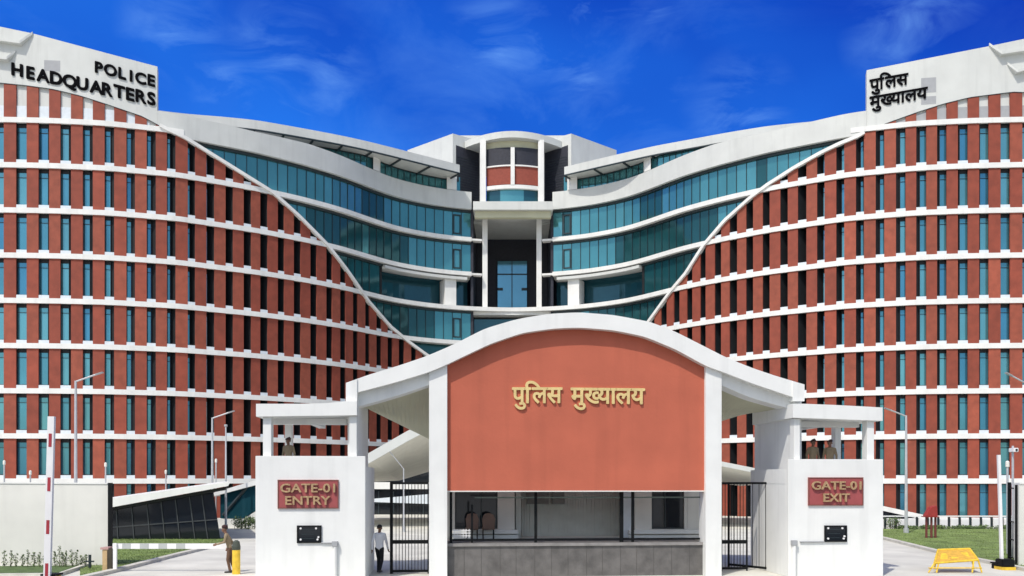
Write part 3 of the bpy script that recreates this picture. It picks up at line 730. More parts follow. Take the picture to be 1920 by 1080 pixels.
# guard blocks, portal walls, canopies, columns
for s in (0, 1):
    e = ((479, 685), (1478, 1656))[s]; ty = (855, 861)[s]
    u0, u1 = GU(e[0], -.5), GU(e[1], -.5); z = gz(sum(e)/2, ty, -.5)
    if s == 0: iu0, iu1 = GU(652, .1), GU(671.5, .1)
    else: iu0, iu1 = GU(1487, .1), GU(1503, .1)
    b = MB(); b.box(u0, u1, -.3, 3.3, 0, z-.9); b.box(u0, u1, -.5, -.3, 0, z); b.box(u0, u0+.2, -.3, 3.3, z-.9, z-.35); b.box(u1-.2, u1, -.3, 3.3, z-.9, z-.35); b.box(u0+.2, u1-.2, 3.1, 3.3, z-.9, z-.35)
    gbuild(b, 'guard_block', WHITEG, bevel=.012)
    ztop = gz((660, 1496)[s], (741, 747)[s], .1)
    b = MB(); b.box(iu0, iu1, .1, 4.0, z-.34, ztop+.02); gbuild(b, 'portal_wall', WHITEG)
    # canopy slab: top edge dips slightly in the middle
    cx = ((480, 669), (1486.5, 1655))[s]
    ct = ([(480, 757), (560, 757), (610, 756), (649, 752)], [(1508, 757), (1560, 759), (1600, 761), (1655, 764)])[s]; cb = ((480, 781), (669, 778.5))if s == 0 else ((1486, 783), (1655, 789))
    b = MB(); secs = []
    for p in rngpx(*cx, 12):
        a = GP(p, float(np.interp(p, [q[0] for q in ct], [q[1] for q in ct])), -.45); c = GP(p, float(np.interp(p, [q[0] for q in cb], [q[1] for q in cb])), -.45)
        if (s == 0 and p > 649) or (s == 1 and p < 1508): a = GP(p, 752 if s == 0 else 757, -.45)
        secs.append([(a.x, -.45, c.z), (a.x, -.45, a.z), (a.x, 3.6, a.z), (a.x, 3.6, c.z)])
    b.loft(secs); cs = gbuild(b, 'canopy_slab', WHITEG)
    # upstand joining slab and arch
    xx = ((648.5, 669.5), (1487, 1508.5))[s]; ua, ub = GU(xx[0], -.25), GU(xx[1], -.25)
    b = MB(); pa = [(ua, gz(xx[0], 752, -.25)), (ub, gz(xx[1], 752, -.25)), (ub, gz(xx[1], fT(xx[1]), -.25)), (ua, gz(xx[0], fT(xx[0]), -.25))]
    b.hexa([(x, -.25, zz) for x, zz in pa], [(x, 1.2, zz) for x, zz in pa]); gbuild(b, 'arch_end', WHITEG)
    sz = gz((570, 1570)[s], (780, 786)[s], -.45)
    b = MB()
    if s == 0: b.box(u0+.35, iu0-.1, .6, .9, sz-.22, sz-.003); b.box(u0+1.6, u0+1.85, .9, 3.3, sz-.2, sz-.003)
    else: b.box(iu1+.1, u1-.35, .6, .9, sz-.22, sz-.003); b.box(u1-1.85, u1-1.6, .9, 3.3, sz-.2, sz-.003)
    gbuild(b, 'ceiling_beam', WHITEG, cs)
    for (x0, x1, v, dv) in (((493, 508.5, -.3, .4), (655, 669, -.3, .38), (534, 547, 2.6, .35)) if s == 0 else ((1489, 1500, -.3, .38), (1626, 1639, -.3, .4), (1566, 1577, 2.6, .35))):
        b = MB(); a0, a1 = GU(x0, v), GU(x1, v); b.box(a0, a1, v, v+dv, z-.9, sz+.03); gbuild(b, 'column', WHITEG, bevel=.01)
# guardroom behind the panel
v = 3.0; fl = zt-.0
b = MB(); zc = zb+1.0
def gbox(b, x0, x1, y0, y1, v0, v1, mi=0):
    a, c = GU(x0, v0), GU(x1, v0); b.box(a, c, v0, v1, gz((x0+x1)/2, y1, v0), gz((x0+x1)/2, y0, v0), mi)
gbox(b, 820, 853, 880, 1012, v, v+.25); gbox(b, 933, 965, 880, 1012, v, v+.25); gbox(b, 853, 933, 992, 1012, v, v+.25); gbox(b, 853, 933, 880, 918, v, v+.25); gbuild(b, 'guardroom_wall', CREAM); b = MB()
gbox(b, 1190, 1222, 880, 1012, v, v+.25); gbox(b, 1290, 1340, 880, 1012, v, v+.25); gbox(b, 1222, 1290, 992, 1012, v, v+.25); gbox(b, 1222, 1290, 880, 918, v, v+.25)
gbuild(b, 'guardroom_wall', CREAM)
b = MB(); a0, a1 = GU(820, v), GU(1340, v); b.box(a0, a1, v+.0, 7.5, 4.75, 5.0); b.box(a0, a0+.2, v+.25, 7.5, 0, 4.75); b.box(a1-.2, a1, v+.25, 7.5, 0, 4.75); b.box(a0+.2, a1-.2, 7.3, 7.5, 0, 4.75); b.box(a0+.2, a1-.2, v+.25, 7.3, zt-.2, zt-.003); gbuild(b, 'guardroom_shell', CREAM)
for x0, x1 in ((846, 972), (1180, 1318)):
    b = MB(); gbox(b, x0, x1, 994, 1001, v-.35, v-.003); gbox(b, x0, x1, 1003, 1012, v-.22, v-.004); gbuild(b, 'window_ledge', WHITEG)
for x0, x1 in ((853, 933), (1222, 1290)):
    b = MB(); gbox(b, x0+.5, x1-.5, 918.2, 991.8, v+.12, v+.14); wn = gbuild(b, 'guardroom_window', GD)
    b = MB(); xm = x0+(x1-x0)*(.62 if x0 < 900 else .37)
    gbox(b, xm-1, xm+1, 918.3, 991.7, v+.05, v+.115); gbox(b, x0+.6, x0+2.5, 918.3, 991.7, v+.05, v+.115); gbox(b, x1-2.5, x1-.6, 918.3, 991.7, v+.05, v+.115); gbox(b, x0+2.5, x1-2.5, 989, 991.7, v+.05, v+.114); gbuild(b, 'window_frame', FRAME, wn)
b = MB(); gbox(b, 1283, 1290, 918.3, 991.7, v+.02, v+.10); gbuild(b, 'curtain', CREAM)
# shutter in the middle
b = MB(); a0, a1 = GU(978, v+1.2), GU(1180, v+1.2); zz0, zz1 = zt, 4.7; n = 40
for i in range(n):
    x = a0+(a1-a0)*i/n; b.box(x, x+(a1-a0)/n*.82, v+1.2, v+1.24, zz0, zz1); 
b.box(a0, a1, v+1.245, v+1.3, zz0, zz1); gbuild(b, 'grey_shutter', SHUT)
b = MB(); gbox(b, 967, 977, 880, 1012, v+.3, v+1.6); gbuild(b, 'side_wall', SHUT)
b = MB(); gbox(b, 988, 1029, 918, 945, v+1.0, v+1.19); gbox(b, 1036, 1058, 918, 945, v+1.0, v+1.19); gbuild(b, 'shutter_vent', mat('vent_grey', (.20, .21, .20), .6))
b = MB(); gbox(b, 1166, 1188, 918, 1008, v-.02, v+.02); gbuild(b, 'side_light', SILL)
# chairs seen through the west window
def chair(px, lab):
    t = thing('armchair', lab, 'chair', (0, 0, 0)); p = GP(px, 1000, v-.02)
    q = Matrix.Translation((GX0, GY0, 0)) @ Matrix.Rotation(GTH, 4, 'Z') @ Vector((p.x, v-.9, zt))
    t.location = q; t.rotation_euler = (0, 0, GTH); ROOTM[t] = Matrix()
    b = MB(); pl = [(-.22, .42), (.22, .42), (.25, .80), (.18, .98), (0, 1.03), (-.18, .98), (-.25, .80)]
    b.hexa([(x, -.05, z) for x, z in pl], [(x, .05, z) for x, z in pl]); b.build('backrest', CHAIR, t, world=False, bevel=.015)
    b = MB(); b.box(-.24, .24, .055, .5, .38, .47); b.build('seat', CHAIR, t, world=False, bevel=.02)
    for x in (-.2, .2):
        for y in (.08, .45):
            b = MB(); b.tube([(x, y, 0), (x, y, .379)], .018); b.build('leg', STEEL, t, world=False)
chair(884, 'rounded brown grey chair before the dark guardroom window, nearer the left pier'); chair(914, 'rounded reddish brown chair before the dark guardroom window, nearer the white wall')

# steel grille in front of the guardroom
def gthing(name, label, cat, px, v, group=None, z=0.0):
    u = GU(px, v); q = Matrix.Translation((GX0, GY0, 0)) @ Matrix.Rotation(GTH, 4, 'Z') @ Vector((u, v, z))
    t = thing(name, label, cat, q, GTH, group); t['u0'] = u; del t['u0']
    ROOTM[t] = Matrix.Translation((-u, -v, -z))      # children are written in gate-local coordinates
    return t
SG = gthing('steel_grille', 'black steel posts and rails standing on the grey plinth under the red panel', 'railing', 1080, .6, z=zt)
def gb_(x0, x1, y0, y1, v0=.6, v1=.66): 
    b = MB(); gbox(b, x0, x1, y0, y1, v0, v1); return b
for x0, x1 in ((843, 848), (1002, 1007), (1162, 1169), (1184, 1189), (1314, 1319)): gb_(x0, x1, 921, 1018.5).build('post', STEEL, SG)
gb_(883, 887, 946, 1018.5).build('post', STEEL, SG)
b = MB(); a0, a1 = GU(848.2, .61), GU(1313.8, .61); b.box(a0, a1, .612, .65, gz(1080, 1013, .6), gz(1080, 1009.5, .6)); b.build('bottom_rail', STEEL, SG)
b = MB(); a0, a1 = GU(890, .61), GU(1313.8, .61); b.box(a0, a1, .615, .64, gz(1080, 934, .6), gz(1080, 931.5, .6)); b.build('top_rail', mat('rail_grey_green', (.10, .14, .12), .5), SG)
b = MB()
for i in range(6): gbox(b, 851+i*5.6, 852.6+i*5.6, 992, 1009, .622, .635)
for i in range(3): gbox(b, 849, 882.8, 994+i*5, 995.4+i*5, .636, .645)
b.build('mesh_panel', BWHITE, SG)

# steel gates in the two passages
def gate_leaf(label, px0, px1, v0, ytop, ybot, n, mid=True, tail=None, bars=True, post=True):
    t = gthing('gate_leaf', label, 'gate', px0, v0)
    a, c = GU(px0, v0), GU(px1, v0); zt_, zb_ = gz((px0+px1)/2, ytop, v0), .06
    va = lambda x: v0 if tail is None else v0+(x-a)/(c-a)*tail
    def seg(x0, x1, z0, z1, d=.05):
        b = MB(); b.hexa([(x0, va(x0), z0), (x1, va(x1), z0), (x1, va(x1), z1), (x0, va(x0), z1)], [(x0, va(x0)+d, z0), (x1, va(x1)+d, z0), (x1, va(x1)+d, z1), (x0, va(x0)+d, z1)]); return b
    pw = .11 if post else .05
    seg(a, a+pw, 0, zt_, .1).build('post', STEEL, t); seg(c-.05, c, 0, zt_).build('post', STEEL, t)
    seg(a+pw, c-.05, zt_-.08, zt_).build('rail', STEEL, t); seg(a+pw, c-.05, zb_, zb_+.09).build('rail', STEEL, t)
    if mid: z = gz((px0+px1)/2, 1016, v0); seg(a+pw, c-.05, z-.07, z+.07).build('rail', STEEL, t)
    for i in range(1, n):
        x = a+pw+(c-.05-a-pw)*i/n; b = MB(); y = va(x)+.025; b.tube([(x, y, zb_+.09), (x, y, zt_-.08)], .013, 6); b.build('bar', STEEL, t)
    return t
gate_leaf('closed black barred gate leaf in the left passage beside the walking man', 731, 804, 1.6, 904, 1068, 11)
gate_leaf('closed black barred gate leaf in the right passage against the white pier', 1352, 1402, 1.6, 904, 1066, 8, post=False)
gate_leaf('open black barred gate leaf swung back against the exit portal wall', 1470, 1405, .9, 904, 1066, 9, mid=False, tail=2.2, post=False)
# kerb line where the open leaf meets the wall
# sign plaques
def plaque(px, cy, wpx, hpx, line2, label):
    t = gthing('sign_plaque', label, 'sign', px, -.5)
    a, c = GP(px-wpx/2, cy+hpx/2, -.5), GP(px+wpx/2, cy-hpx/2, -.5)
    a0, a1, z0, z1 = a.x, c.x, a.z, c.z
    b = MB(); b.box(a0, a1, -.545, -.502, z0, z1); b.build('panel', SIGN, t)
    b = MB(); w = .035
    for q in ((a0, a1, z0, z0+w), (a0, a1, z1-w, z1), (a0, a0+w, z0+w, z1-w), (a1-w, a1, z0+w, z1-w)): b.box(q[0], q[1], -.56, -.546, q[2], q[3])
    b.build('border', SIGNF, t)
    for s, zc, hh, wf in (('GATE-01', z0+(z1-z0)*.72, .30, .90), (line2, z0+(z1-z0)*.29, .30, .74 if line2 == 'ENTRY' else .48)):
        vs, fs = bolder(*text_mesh(s, 1.0, 0, .05), .02); x0, x1 = vs[:, 0].min(), vs[:, 0].max(); sc = hh/.72; wx = (a1-a0)*wf/(x1-x0)
        b = MB(); b.add([((a0+a1)/2+(v_[0]-(x0+x1)/2)*wx, -.60-v_[2]*.6, zc+(v_[1]-.36)*sc) for v_ in vs], fs); b.build('lettering', SGOLD, t)
plaque(578, 926.5, 114, 54, 'ENTRY', 'red plaque reading GATE-01 ENTRY on the left guard block')
plaque(1566, 921.5, 103, 53, 'EXIT', 'red plaque reading GATE-01 EXIT on the right guard block')
# dark square hatches with bolt heads and grille bars
def hatch(px, cy, w, h, label):
    t = gthing('wall_hatch', label, 'hatch', px, -.5)
    a, c = GP(px-w/2, cy+h/2, -.5), GP(px+w/2, cy-h/2, -.5)
    b = MB(); b.box(a.x, c.x, -.53, -.502, a.z, c.z); b.build('panel', GD, t)
    b = MB(); f = .045
    for q in ((a.x, c.x, a.z, a.z+f), (a.x, c.x, c.z-f, c.z), (a.x, a.x+f, a.z+f, c.z-f), (c.x-f, c.x, a.z+f, c.z-f)): b.box(q[0], q[1], -.56, -.531, q[2], q[3])
    b.build('frame', STEEL, t)
    for x, z in ((a.x+.13, a.z+.12), (c.x-.13, a.z+.12), (a.x+.13, c.z-.1), (c.x-.18, c.z-.1), (c.x-.1, a.z+.2)):
        b = MB(); b.tube([(x, -.575, z), (x, -.531, z)], .035, 8); b.build('bolt', BWHITE, t)
    b = MB()
    for i in range(1, 4): b.box(a.x+.15, c.x-.25, -.54, -.532, a.z+(c.z-a.z)*i/4-.01, a.z+(c.z-a.z)*i/4+.01)
    b.build('grille_bar', FRAME, t)
hatch(580, 1001.5, 46, 33, 'dark square hatch with white bolts under the ENTRY plaque')
hatch(1566, 1000.5, 42, 31, 'dark square hatch with white bolts under the EXIT plaque')
def conduit(x0, x1, xv, y, label):
    t = gthing('conduit_pipe', label, 'pipe', xv, -.5)
    u0_, u1_, uv = GU(x0, -.54), GU(x1, -.54), GU(xv, -.58); z = gz(xv, y, -.54)
    b = MB(); b.tube([(u0_, -.54, z), (u1_, -.54, z)], .028, 8); b.build('horizontal_run', GREYP, t)
    b = MB(); b.tube([(uv, -.58, 0), (uv, -.58, z-.06)], .075, 10); b.build('downpipe', WHITEG, t)
    b = MB(); b.box(uv-.1, uv+.1, -.67, -.502, z-.12, z+.06); b.build('junction_box', GREYP, t, bevel=.01)
conduit(602, 622, 628, 1018, 'white conduit stepping down from the hatch on the entry guard block')
conduit(1500, 1545, 1489, 1016, 'white conduit stepping down from the hatch on the exit guard block')
b = MB(); p = GND(487, 1085); t = thing('bollard', 'short dark bollard before the left corner of the entry block', 'bollard', (Xof(487, 29.4), 29.4, 0))
b.tube([(0, 0, 0), (0, 0, .62)], .06, 12); b.build('post', FRAME, t, world=False); b = MB(); b.tube([(0, 0, .62), (0, 0, .66)], [.07, .05], 12); b.build('cap', STEEL, t, world=False)

# ------------------------------------------------------------------ boundary walls and open gate leaves at the sides
def yard_wall(label, x0, x1, Y, y0, y1):
    t = thing('boundary_wall', label, 'wall', (Xof((x0+x1)/2, Y), Y, 0))
    b = MB(); a, c = Xof(x0, Y), Xof(x1, Y); za, zc_ = Zof(y0, Y), Zof(y1, Y)
    b.hexa([(a, Y, 0), (c, Y, 0), (c, Y, zc_), (a, Y, za)], [(a, Y+.35, 0), (c, Y+.35, 0), (c, Y+.35, zc_), (a, Y+.35, za)]); b.build('wall', CREAM, t)
    b = MB(); b.hexa([(a, Y-.03, za+.003), (c, Y-.03, zc_+.003), (c, Y-.03, zc_+.06), (a, Y-.03, za+.06)], [(a, Y+.38, za+.003), (c, Y+.38, zc_+.003), (c, Y+.38, zc_+.06), (a, Y+.38, za+.06)]); b.build('coping', WHITE, t)
yard_wall('cream boundary wall at the far left behind the raised barrier', -320, 202, 34.5, 905, 908)
yard_wall('cream boundary wall end at the right edge of the view', 1911, 2300, 34.5, 908, 906)
t = thing('gate_leaf', 'black steel gate leaf folded edge-on beside the left cream wall', 'gate', (Xof(206, 34.3), 34.3, 0))
b = MB(); b.box(-.08, .075, 0, .09, 0, 3.38); b.build('post', STEEL, t, world=False)
for z in (.15, 3.25): b = MB(); b.tube([(-.03, .09, z), (-1.0, 2.2, z)], .035, 6); b.build('rail', STEEL, t, world=False)
for i in range(8): b = MB(); f = .1+i*.11; b.tube([(-.03-.97*f, .09+2.11*f, .18), (-.03-.97*f, .09+2.11*f, 3.22)], .014, 6); b.build('bar', STEEL, t, world=False)
t = thing('gate_leaf', 'black steel gate leaf standing open beside the right cream wall', 'gate', (Xof(1908, 34.6), 34.6, 0))
b = MB(); b.box(-.06, .06, 0, .09, 0, 3.3); b.build('post', STEEL, t, world=False)
x2 = Xof(1893.5, 36.2)-Xof(1908, 34.6)
b = MB(); b.box(x2-.06, x2+.06, 1.6, 1.68, 0, 3.4); b.build('post', STEEL, t, world=False)
for z in (.25, 1.0, 1.75, 3.15): b = MB(); b.tube([(0, .05, z), (x2, 1.6, z)], .028, 6); b.build('rail', STEEL, t, world=False)
for i in range(1, 5): b = MB(); b.tube([(x2*i/5, .05+1.55*i/5, .25), (x2*i/5, .05+1.55*i/5, 1.75)], .012, 6); b.build('bar', STEEL, t, world=False)

# ------------------------------------------------------------------ barriers
def raised_boom(name, label, px0, py0, px1, py1, Y, w, red, box):
    p0, p1 = W(px0, py0, Y), W(px1, py1, Y)
    t = thing(name, label, 'barrier', (p1.x, Y, 0))
    d = (p0-p1).normalized(); base = p1-d*(p1.z-.4)/d.z
    n = Vector((d.z, 0, -d.x)); L_ = (p0-base).length
    def seg(a, c, off, hw, y0, y1, m, nm, par=t):
        b = MB(); A, C = base+d*a, base+d*c
        b.hexa([A-n*hw+Vector((0, y0, 0)), A+n*hw+Vector((0, y0, 0)), C+n*hw+Vector((0, y0, 0)), C-n*hw+Vector((0, y0, 0))], [A-n*hw+Vector((0, y1, 0)), A+n*hw+Vector((0, y1, 0)), C+n*hw+Vector((0, y1, 0)), C-n*hw+Vector((0, y1, 0))]); return b.build(nm, m, par)
    arm = seg(-.15, L_, 0, w/2, -.05, .05, BWHITE, 'boom')
    for (ya, yb) in red:
        a, c = (Zof(yb, Y)-base.z)/d.z, (Zof(ya, Y)-base.z)/d.z; seg(a, c, 0, w*.24, -.056, -.051, STRIPE, 'red_stripe', arm)
    b = MB(); x = base.x
    b.box(x-box[0]/2, x+box[0]/2, Y+.06, Y+.46, 0, box[1]); b.build('cabinet', box[2], t, bevel=.02)
    b = MB(); b.box(x-box[0]/2-.03, x+box[0]/2+.03, Y+.03, Y+.49, box[1]+.002, box[1]+.06); b.build('cabinet_lid', STEEL, t)
    return t
raised_boom('boom_barrier', 'tall white barrier boom with red stripes raised before the left cream wall', 97, 781, 89, 1073, 26, .20, [(813, 838), (895, 921), (975, 1001), (1056, 1082)], (.4, .55, YEL))
t = raised_boom('boom_barrier', 'thin white barrier boom raised over a dark base by the right lawn', 1872.5, 853, 1878.5, 1062, 33.3, .105, [], (.3, .2, STEEL))
b = MB(); q = W(1890, 1062, 33.1); b.box(q.x-.28, q.x+.22, 33.0, 33.5, .12, .42); b.build('counterweight', STEEL, t, bevel=.03); b = MB(); b.box(q.x-.3, q.x+.24, 32.98, 33.52, 0, .118); b.build('base_plate', YEL, t)
# lowered boom across the left lane
Y = 32.4; zc = Zof(1024, Y); t = thing('boom_barrier', 'white striped barrier boom lowered across the lane left of the entry block', 'barrier', (Xof(204, Y), Y, 0))
b = MB(); b.box(Xof(212, Y), Xof(428, Y), Y-.04, Y+.04, zc-.10, zc+.10); arm = b.build('boom', BWHITE, t)
for x0, x1 in ((230, 246), (263, 280), (298, 314), (331, 348)): b = MB(); b.box(Xof(x0, Y), Xof(x1, Y), Y-.046, Y-.041, zc-.10, zc+.10); b.build('grey_stripe', BGREY, arm)
b = MB(); b.box(Xof(194, Y), Xof(203.5, Y), Y-.1, Y+.3, 0, Zof(1030, Y)); b.build('cabinet', TAN, t, bevel=.01)
b = MB(); b.box(Xof(191, Y), Xof(206, Y), Y-.13, Y+.33, Zof(1030, Y)+.002, Zof(1026, Y)); b.build('cabinet_lid', mat('lid_red', (.5, .3, .27), .6), t)
b = MB(); b.box(Xof(204, Y), Xof(212, Y), Y-.12, Y+.25, 0, Zof(1027, Y)-.03); b.build('motor_housing', mat('housing_dark', (.05, .04, .025), .6, var=.3), t)
b = MB(); b.box(Xof(214.5, Y), Xof(221, Y), Y-.12, Y-.05, 0, zc+.12); b.build('support_post', BWHITE, t)
t = thing('bollard', 'yellow round post with a dark cap beside the khaki guard', 'bollard', (Xof(443, 31.6), 31.6, 0))
b = MB(); b.tube([(0, 0, 0), (0, 0, Zof(1031, 31.6))], .145, 20); b.build('post', YEL, t, world=False)
b = MB(); z = Zof(1031, 31.6); b.tube([(0, 0, z), (0, 0, z+.12), (0, 0, z+.3), (0, 0, z+.36)], [.15, .155, .12, .05], 16); b.build('cap', mat('cap_dark_green', (.05, .06, .045), .6), t, world=False)

# yellow police barricade lying tilted
Y = 32.3; t = thing('barricade', 'low yellow steel barricade with a tilted board on the right forecourt', 'barricade', (Xof(1792, Y), Y, 0))
fl, frr = W(1752, 1056, 31.95), W(1834, 1050, 31.95); bl, br_ = W(1759, 1031, 32.9), W(1818, 1029, 32.9)
def bar(p, q, r, nm, m=YEL, par=t): b = MB(); b.tube([p, q], r, 8); return b.build(nm, m, par)
dz = Vector((0, 0, .035))
b = MB(); b.hexa([fl, frr, br_, bl], [p-dz for p in (fl, frr, br_, bl)]); bd = b.build('board', YELD, t)
b = MB()
for i in range(3):     # worn painted patches on the board
    a0, a1 = .12+.28*i, .30+.28*i; P1 = [fl.lerp(frr, a).lerp(bl.lerp(br_, a), w) for a, w in ((a0, .25), (a1, .25), (a1, .7), (a0, .7))]
    b.hexa([p+Vector((0, 0, .008)) for p in P1], [p+Vector((0, 0, .002)) for p in P1])
b.build('painted_patch', YEL, bd)
for p, q in ((fl, frr), (bl, br_), (fl, bl), (frr, br_)): bar(p, q, .04, 'frame_bar')
for px0, px1, yy, pt in ((1760, 1756, 31.9, fl.lerp(frr, .1)), (1741, 1741, 31.9, fl), (1824, 1823, 31.9, fl.lerp(frr, .9)), (1840, 1841, 31.9, frr)):
    bar(pt, Vector((Xof(px1, yy), yy, .03)), .03, 'leg')
for pt, px in ((bl, 1752), (br_, 1826)): bar(pt, Vector((Xof(px, 33.3), 33.3, .03)), .03, 'leg')
bar(Vector((Xof(1741, 31.9), 31.9, .2)), Vector((Xof(1841, 31.9), 31.9, .2)), .022, 'lower_rail')

# red stand on the lawn
Y = 51; t = thing('fire_bucket_stand', 'dark red hopper on three thin legs standing on the right lawn', 'stand', (Xof(1749, Y), Y, .05))
b = MB(); pf = [W(1737, 968, Y), W(1758.5, 969, Y), W(1757.5, 948, Y), W(1747, 951, Y)]; b.hexa(pf, [p+Vector((0, .5, 0)) for p in pf]); b.build('hopper', BRED, t, bevel=.02)
b = MB(); b.box(pf[0].x-.05, pf[1].x+.05, Y-.04, Y+.54, pf[0].z-.06, pf[0].z-.012); b.build('rim', BRED, t)
for px in (1740, 1749.5, 1757): b = MB(); b.tube([(Xof(px, Y), Y+.2, .05), (Xof(px, Y), Y+.2, pf[0].z-.06)], .07, 8); b.build('leg', mat('red_leg', (.16, .035, .03), .6), t)

# ------------------------------------------------------------------ pavilions and canopies before the building
t = thing('glass_pavilion', 'low dark glass pavilion with a white roof rising to the right, left lawn', 'pavilion', (Xof(310, 50), 50, 0))
def WQ(px, py, Y): return W(px, py, Y)
Y = 50; b = MB(); gl = [WQ(150, 1013, Y), WQ(413, 1010, Y), WQ(400, 920, Y), WQ(150, 963, Y)]
b.hexa(gl, [p+Vector((-3.4, 9, 0)) for p in gl]); g = b.build('glazing', GD, t)
b = MB()
for px in (222, 252, 282, 310, 338, 366, 390):
    f = (px-150)/(413-150); a, c = gl[0].lerp(gl[1], f), gl[3].lerp(gl[2], f); b.hexa([a+Vector((-.03, -.06, 0)), a+Vector((.03, -.06, 0)), c+Vector((.03, -.06, 0)), c+Vector((-.03, -.06, 0))], [a+Vector((-.03, -.003, 0)), a+Vector((.03, -.003, 0)), c+Vector((.03, -.003, 0)), c+Vector((-.03, -.003, 0))])
a, c = gl[0].lerp(gl[3], .4), gl[1].lerp(gl[2], .4); b.hexa([a+Vector((0, -.05, -.03)), c+Vector((0, -.05, -.03)), c+Vector((0, -.05, .03)), a+Vector((0, -.05, .03))], [a+Vector((0, -.002, -.03)), c+Vector((0, -.002, -.03)), c+Vector((0, -.002, .03)), a+Vector((0, -.002, .03))])
b.build('mullion', mat('mullion_grey', (.05, .055, .06), .5), g)
b = MB(); rf = [WQ(150, 962, 49.3), WQ(428, 911, 49.3), WQ(432, 903, 49.3), WQ(150, 943, 49.3)]
b.hexa(rf, [p+Vector((-4.2, 11, 0)) for p in rf]); b.build('roof', WHITE, t)
b = MB(); ff = [WQ(150, 967, 49.6), WQ(420, 919, 49.6), WQ(426, 912, 49.6), WQ(150, 962.6, 49.6)]; b.hexa(ff, [p+Vector((0, .3, 0)) for p in ff]); b.build('roof_soffit', DARK, t)

Y = 63; t = thing('glass_pavilion', 'teal glass wedge pavilion on a white base behind the khaki guard', 'pavilion', (Xof(445, Y), Y, 0))
gl = [WQ(413, 972, Y), WQ(455, 972, Y), WQ(500, 945, Y), WQ(560, 935, Y), WQ(560, 885, Y), WQ(413, 922, Y)]
b = MB(); b.hexa(gl, [p+Vector((0, 8, 0)) for p in gl]); g = b.build('glazing', GT, t)
b = MB(); dp, dq = WQ(418, 966, Y-.05), WQ(470, 905, Y-.05); b.tube([dp, dq], .12, 6); b.build('brace', FRAME, g)
b = MB(); rf = [WQ(398, 931, Y-.4), WQ(560, 888, Y-.4), WQ(560, 876, Y-.4), WQ(400, 924, Y-.4)]; b.hexa(rf, [p+Vector((0, 9, 0)) for p in rf]); b.build('roof', WHITE, t)
b = MB(); bs = [WQ(405, 1003, Y-.2), WQ(560, 1003, Y-.2), WQ(560, 936, Y-.2), WQ(500, 946, Y-.2), WQ(456, 973, Y-.2), WQ(405, 973, Y-.2)]; 
for q in bs[:2]: q.z = 0
b.hexa(bs, [p+Vector((0, 9, 0)) for p in bs]); b.build('base', WHITE, t)

t = thing('entrance_canopy', 'broad white folded canopy before the main doors, glimpsed through the gate passages', 'canopy', (Xof(960, 64), 64, 0))
ed = [(600, 915, 3.3), (640, 893, 3.4), (695, 866, 3.5), (763, 827, 4.3), (803, 806, 4.8), (960, 785, 5.0), (1150, 815, 4.8), (1300, 858, 4.0), (1353, 873, 3.7), (1433, 889, 3.3), (1500, 902, 3.0)]
b = MB(); secs = []; fs_ = []
for px, py, zr in ed:
    p = WQ(px, py, 62); q = Vector((p.x*1.0, 78, zr))
    th = .75 if px < 900 else .33
    secs.append([p, p+Vector((0, 0, .3)), q+Vector((0, 0, .5)), q]); fs_.append([p+Vector((0, -.25, -.06)), p+Vector((0, -.25, th-.06)), p+Vector((0, -.003, th-.06)), p+Vector((0, -.003, -.06))])
b.loft(secs); cp = b.build('roof', CREAM, t); b = MB(); b.loft(fs_); b.build('fascia', STUCCO, cp)
for px in (600, 840, 1090, 1320, 1480):
    b = MB(); x = Xof(px, 76); b.box(x-.3, x+.3, 76, 76.6, 0, 3.2); b.build('pillar', WHITE, t)
t = thing('entrance_block', 'low dark glazed entrance block with white bands across the foot of the office building', 'building', (0, 88, 0))
Y = 88; b = MB(); b.box(Xof(560, Y), Xof(1440, Y), Y, Y+4, .0, 4.4); g = b.build('glazing', GD, t)
b = MB(); b.box(Xof(560, Y), Xof(1415, Y), Y-.5, Y-.01, Zof(917, Y), Zof(904, Y)); b.build('upper_band', WHITE, t)
b = MB(); q = [WQ(560, 952, Y-.3), WQ(690, 941, Y-.3), WQ(810, 945, Y-.3), WQ(810, 926, Y-.3), WQ(690, 936, Y-.3), WQ(560, 947, Y-.3)]; b.hexa(q, [p+Vector((0, .28, 0)) for p in q]); b.build('ramp_parapet', SILL, t)
b = MB(); q = [WQ(1330, 925, Y-.3), WQ(1406, 953, Y-.3), WQ(1406, 938, Y-.3), WQ(1330, 904, Y-.3)]; b.hexa(q, [p+Vector((0, .28, 0)) for p in q]); b.build('ramp_parapet', WHITE, t)
b = MB()
for i in range(30): x = Xof(570+i*28, Y); b.box(x-.05, x+.05, Y-.06, Y-.005, 0, 2.4)
b.box(Xof(565, Y), Xof(1435, Y), Y-.058, Y-.007, 1.1, 1.18)
b.build('mullion', FRAME, g)

t = thing('sentry_booth', 'narrow dark green booth with a pointed roof seen through the right passage', 'booth', (Xof(1412, 86), 86, 0))
Y = 86; x0, x1 = Xof(1402, Y), Xof(1430, Y); z1 = Zof(902, Y); b = MB(); b.box(x0, x1, Y, Y+1.5, 0, z1); bd = b.build('body', BOOTH, t)
b = MB(); xm = Xof(1411, Y); b.add([(x0-.1, Y-.2, z1+.003), (x1-.3, Y-.2, z1+.003), (x1-.3, Y+1.6, z1+.003), (x0-.1, Y+1.6, z1+.003), (xm, Y+.6, Zof(880, Y))], [[3, 2, 1, 0], [0, 1, 4], [1, 2, 4], [2, 3, 4], [3, 0, 4]]); b.build('roof', DARK, t)
b = MB(); b.box(x0+.3, x1-.2, Y-.05, Y-.003, Zof(925, Y), Zof(908, Y)); b.build('window', SHUT, t)
b = MB(); b.box(x0+.1, x1-.1, Y-.08, Y-.004, 0, Zof(930, Y)); b.build('door', DARK, t)

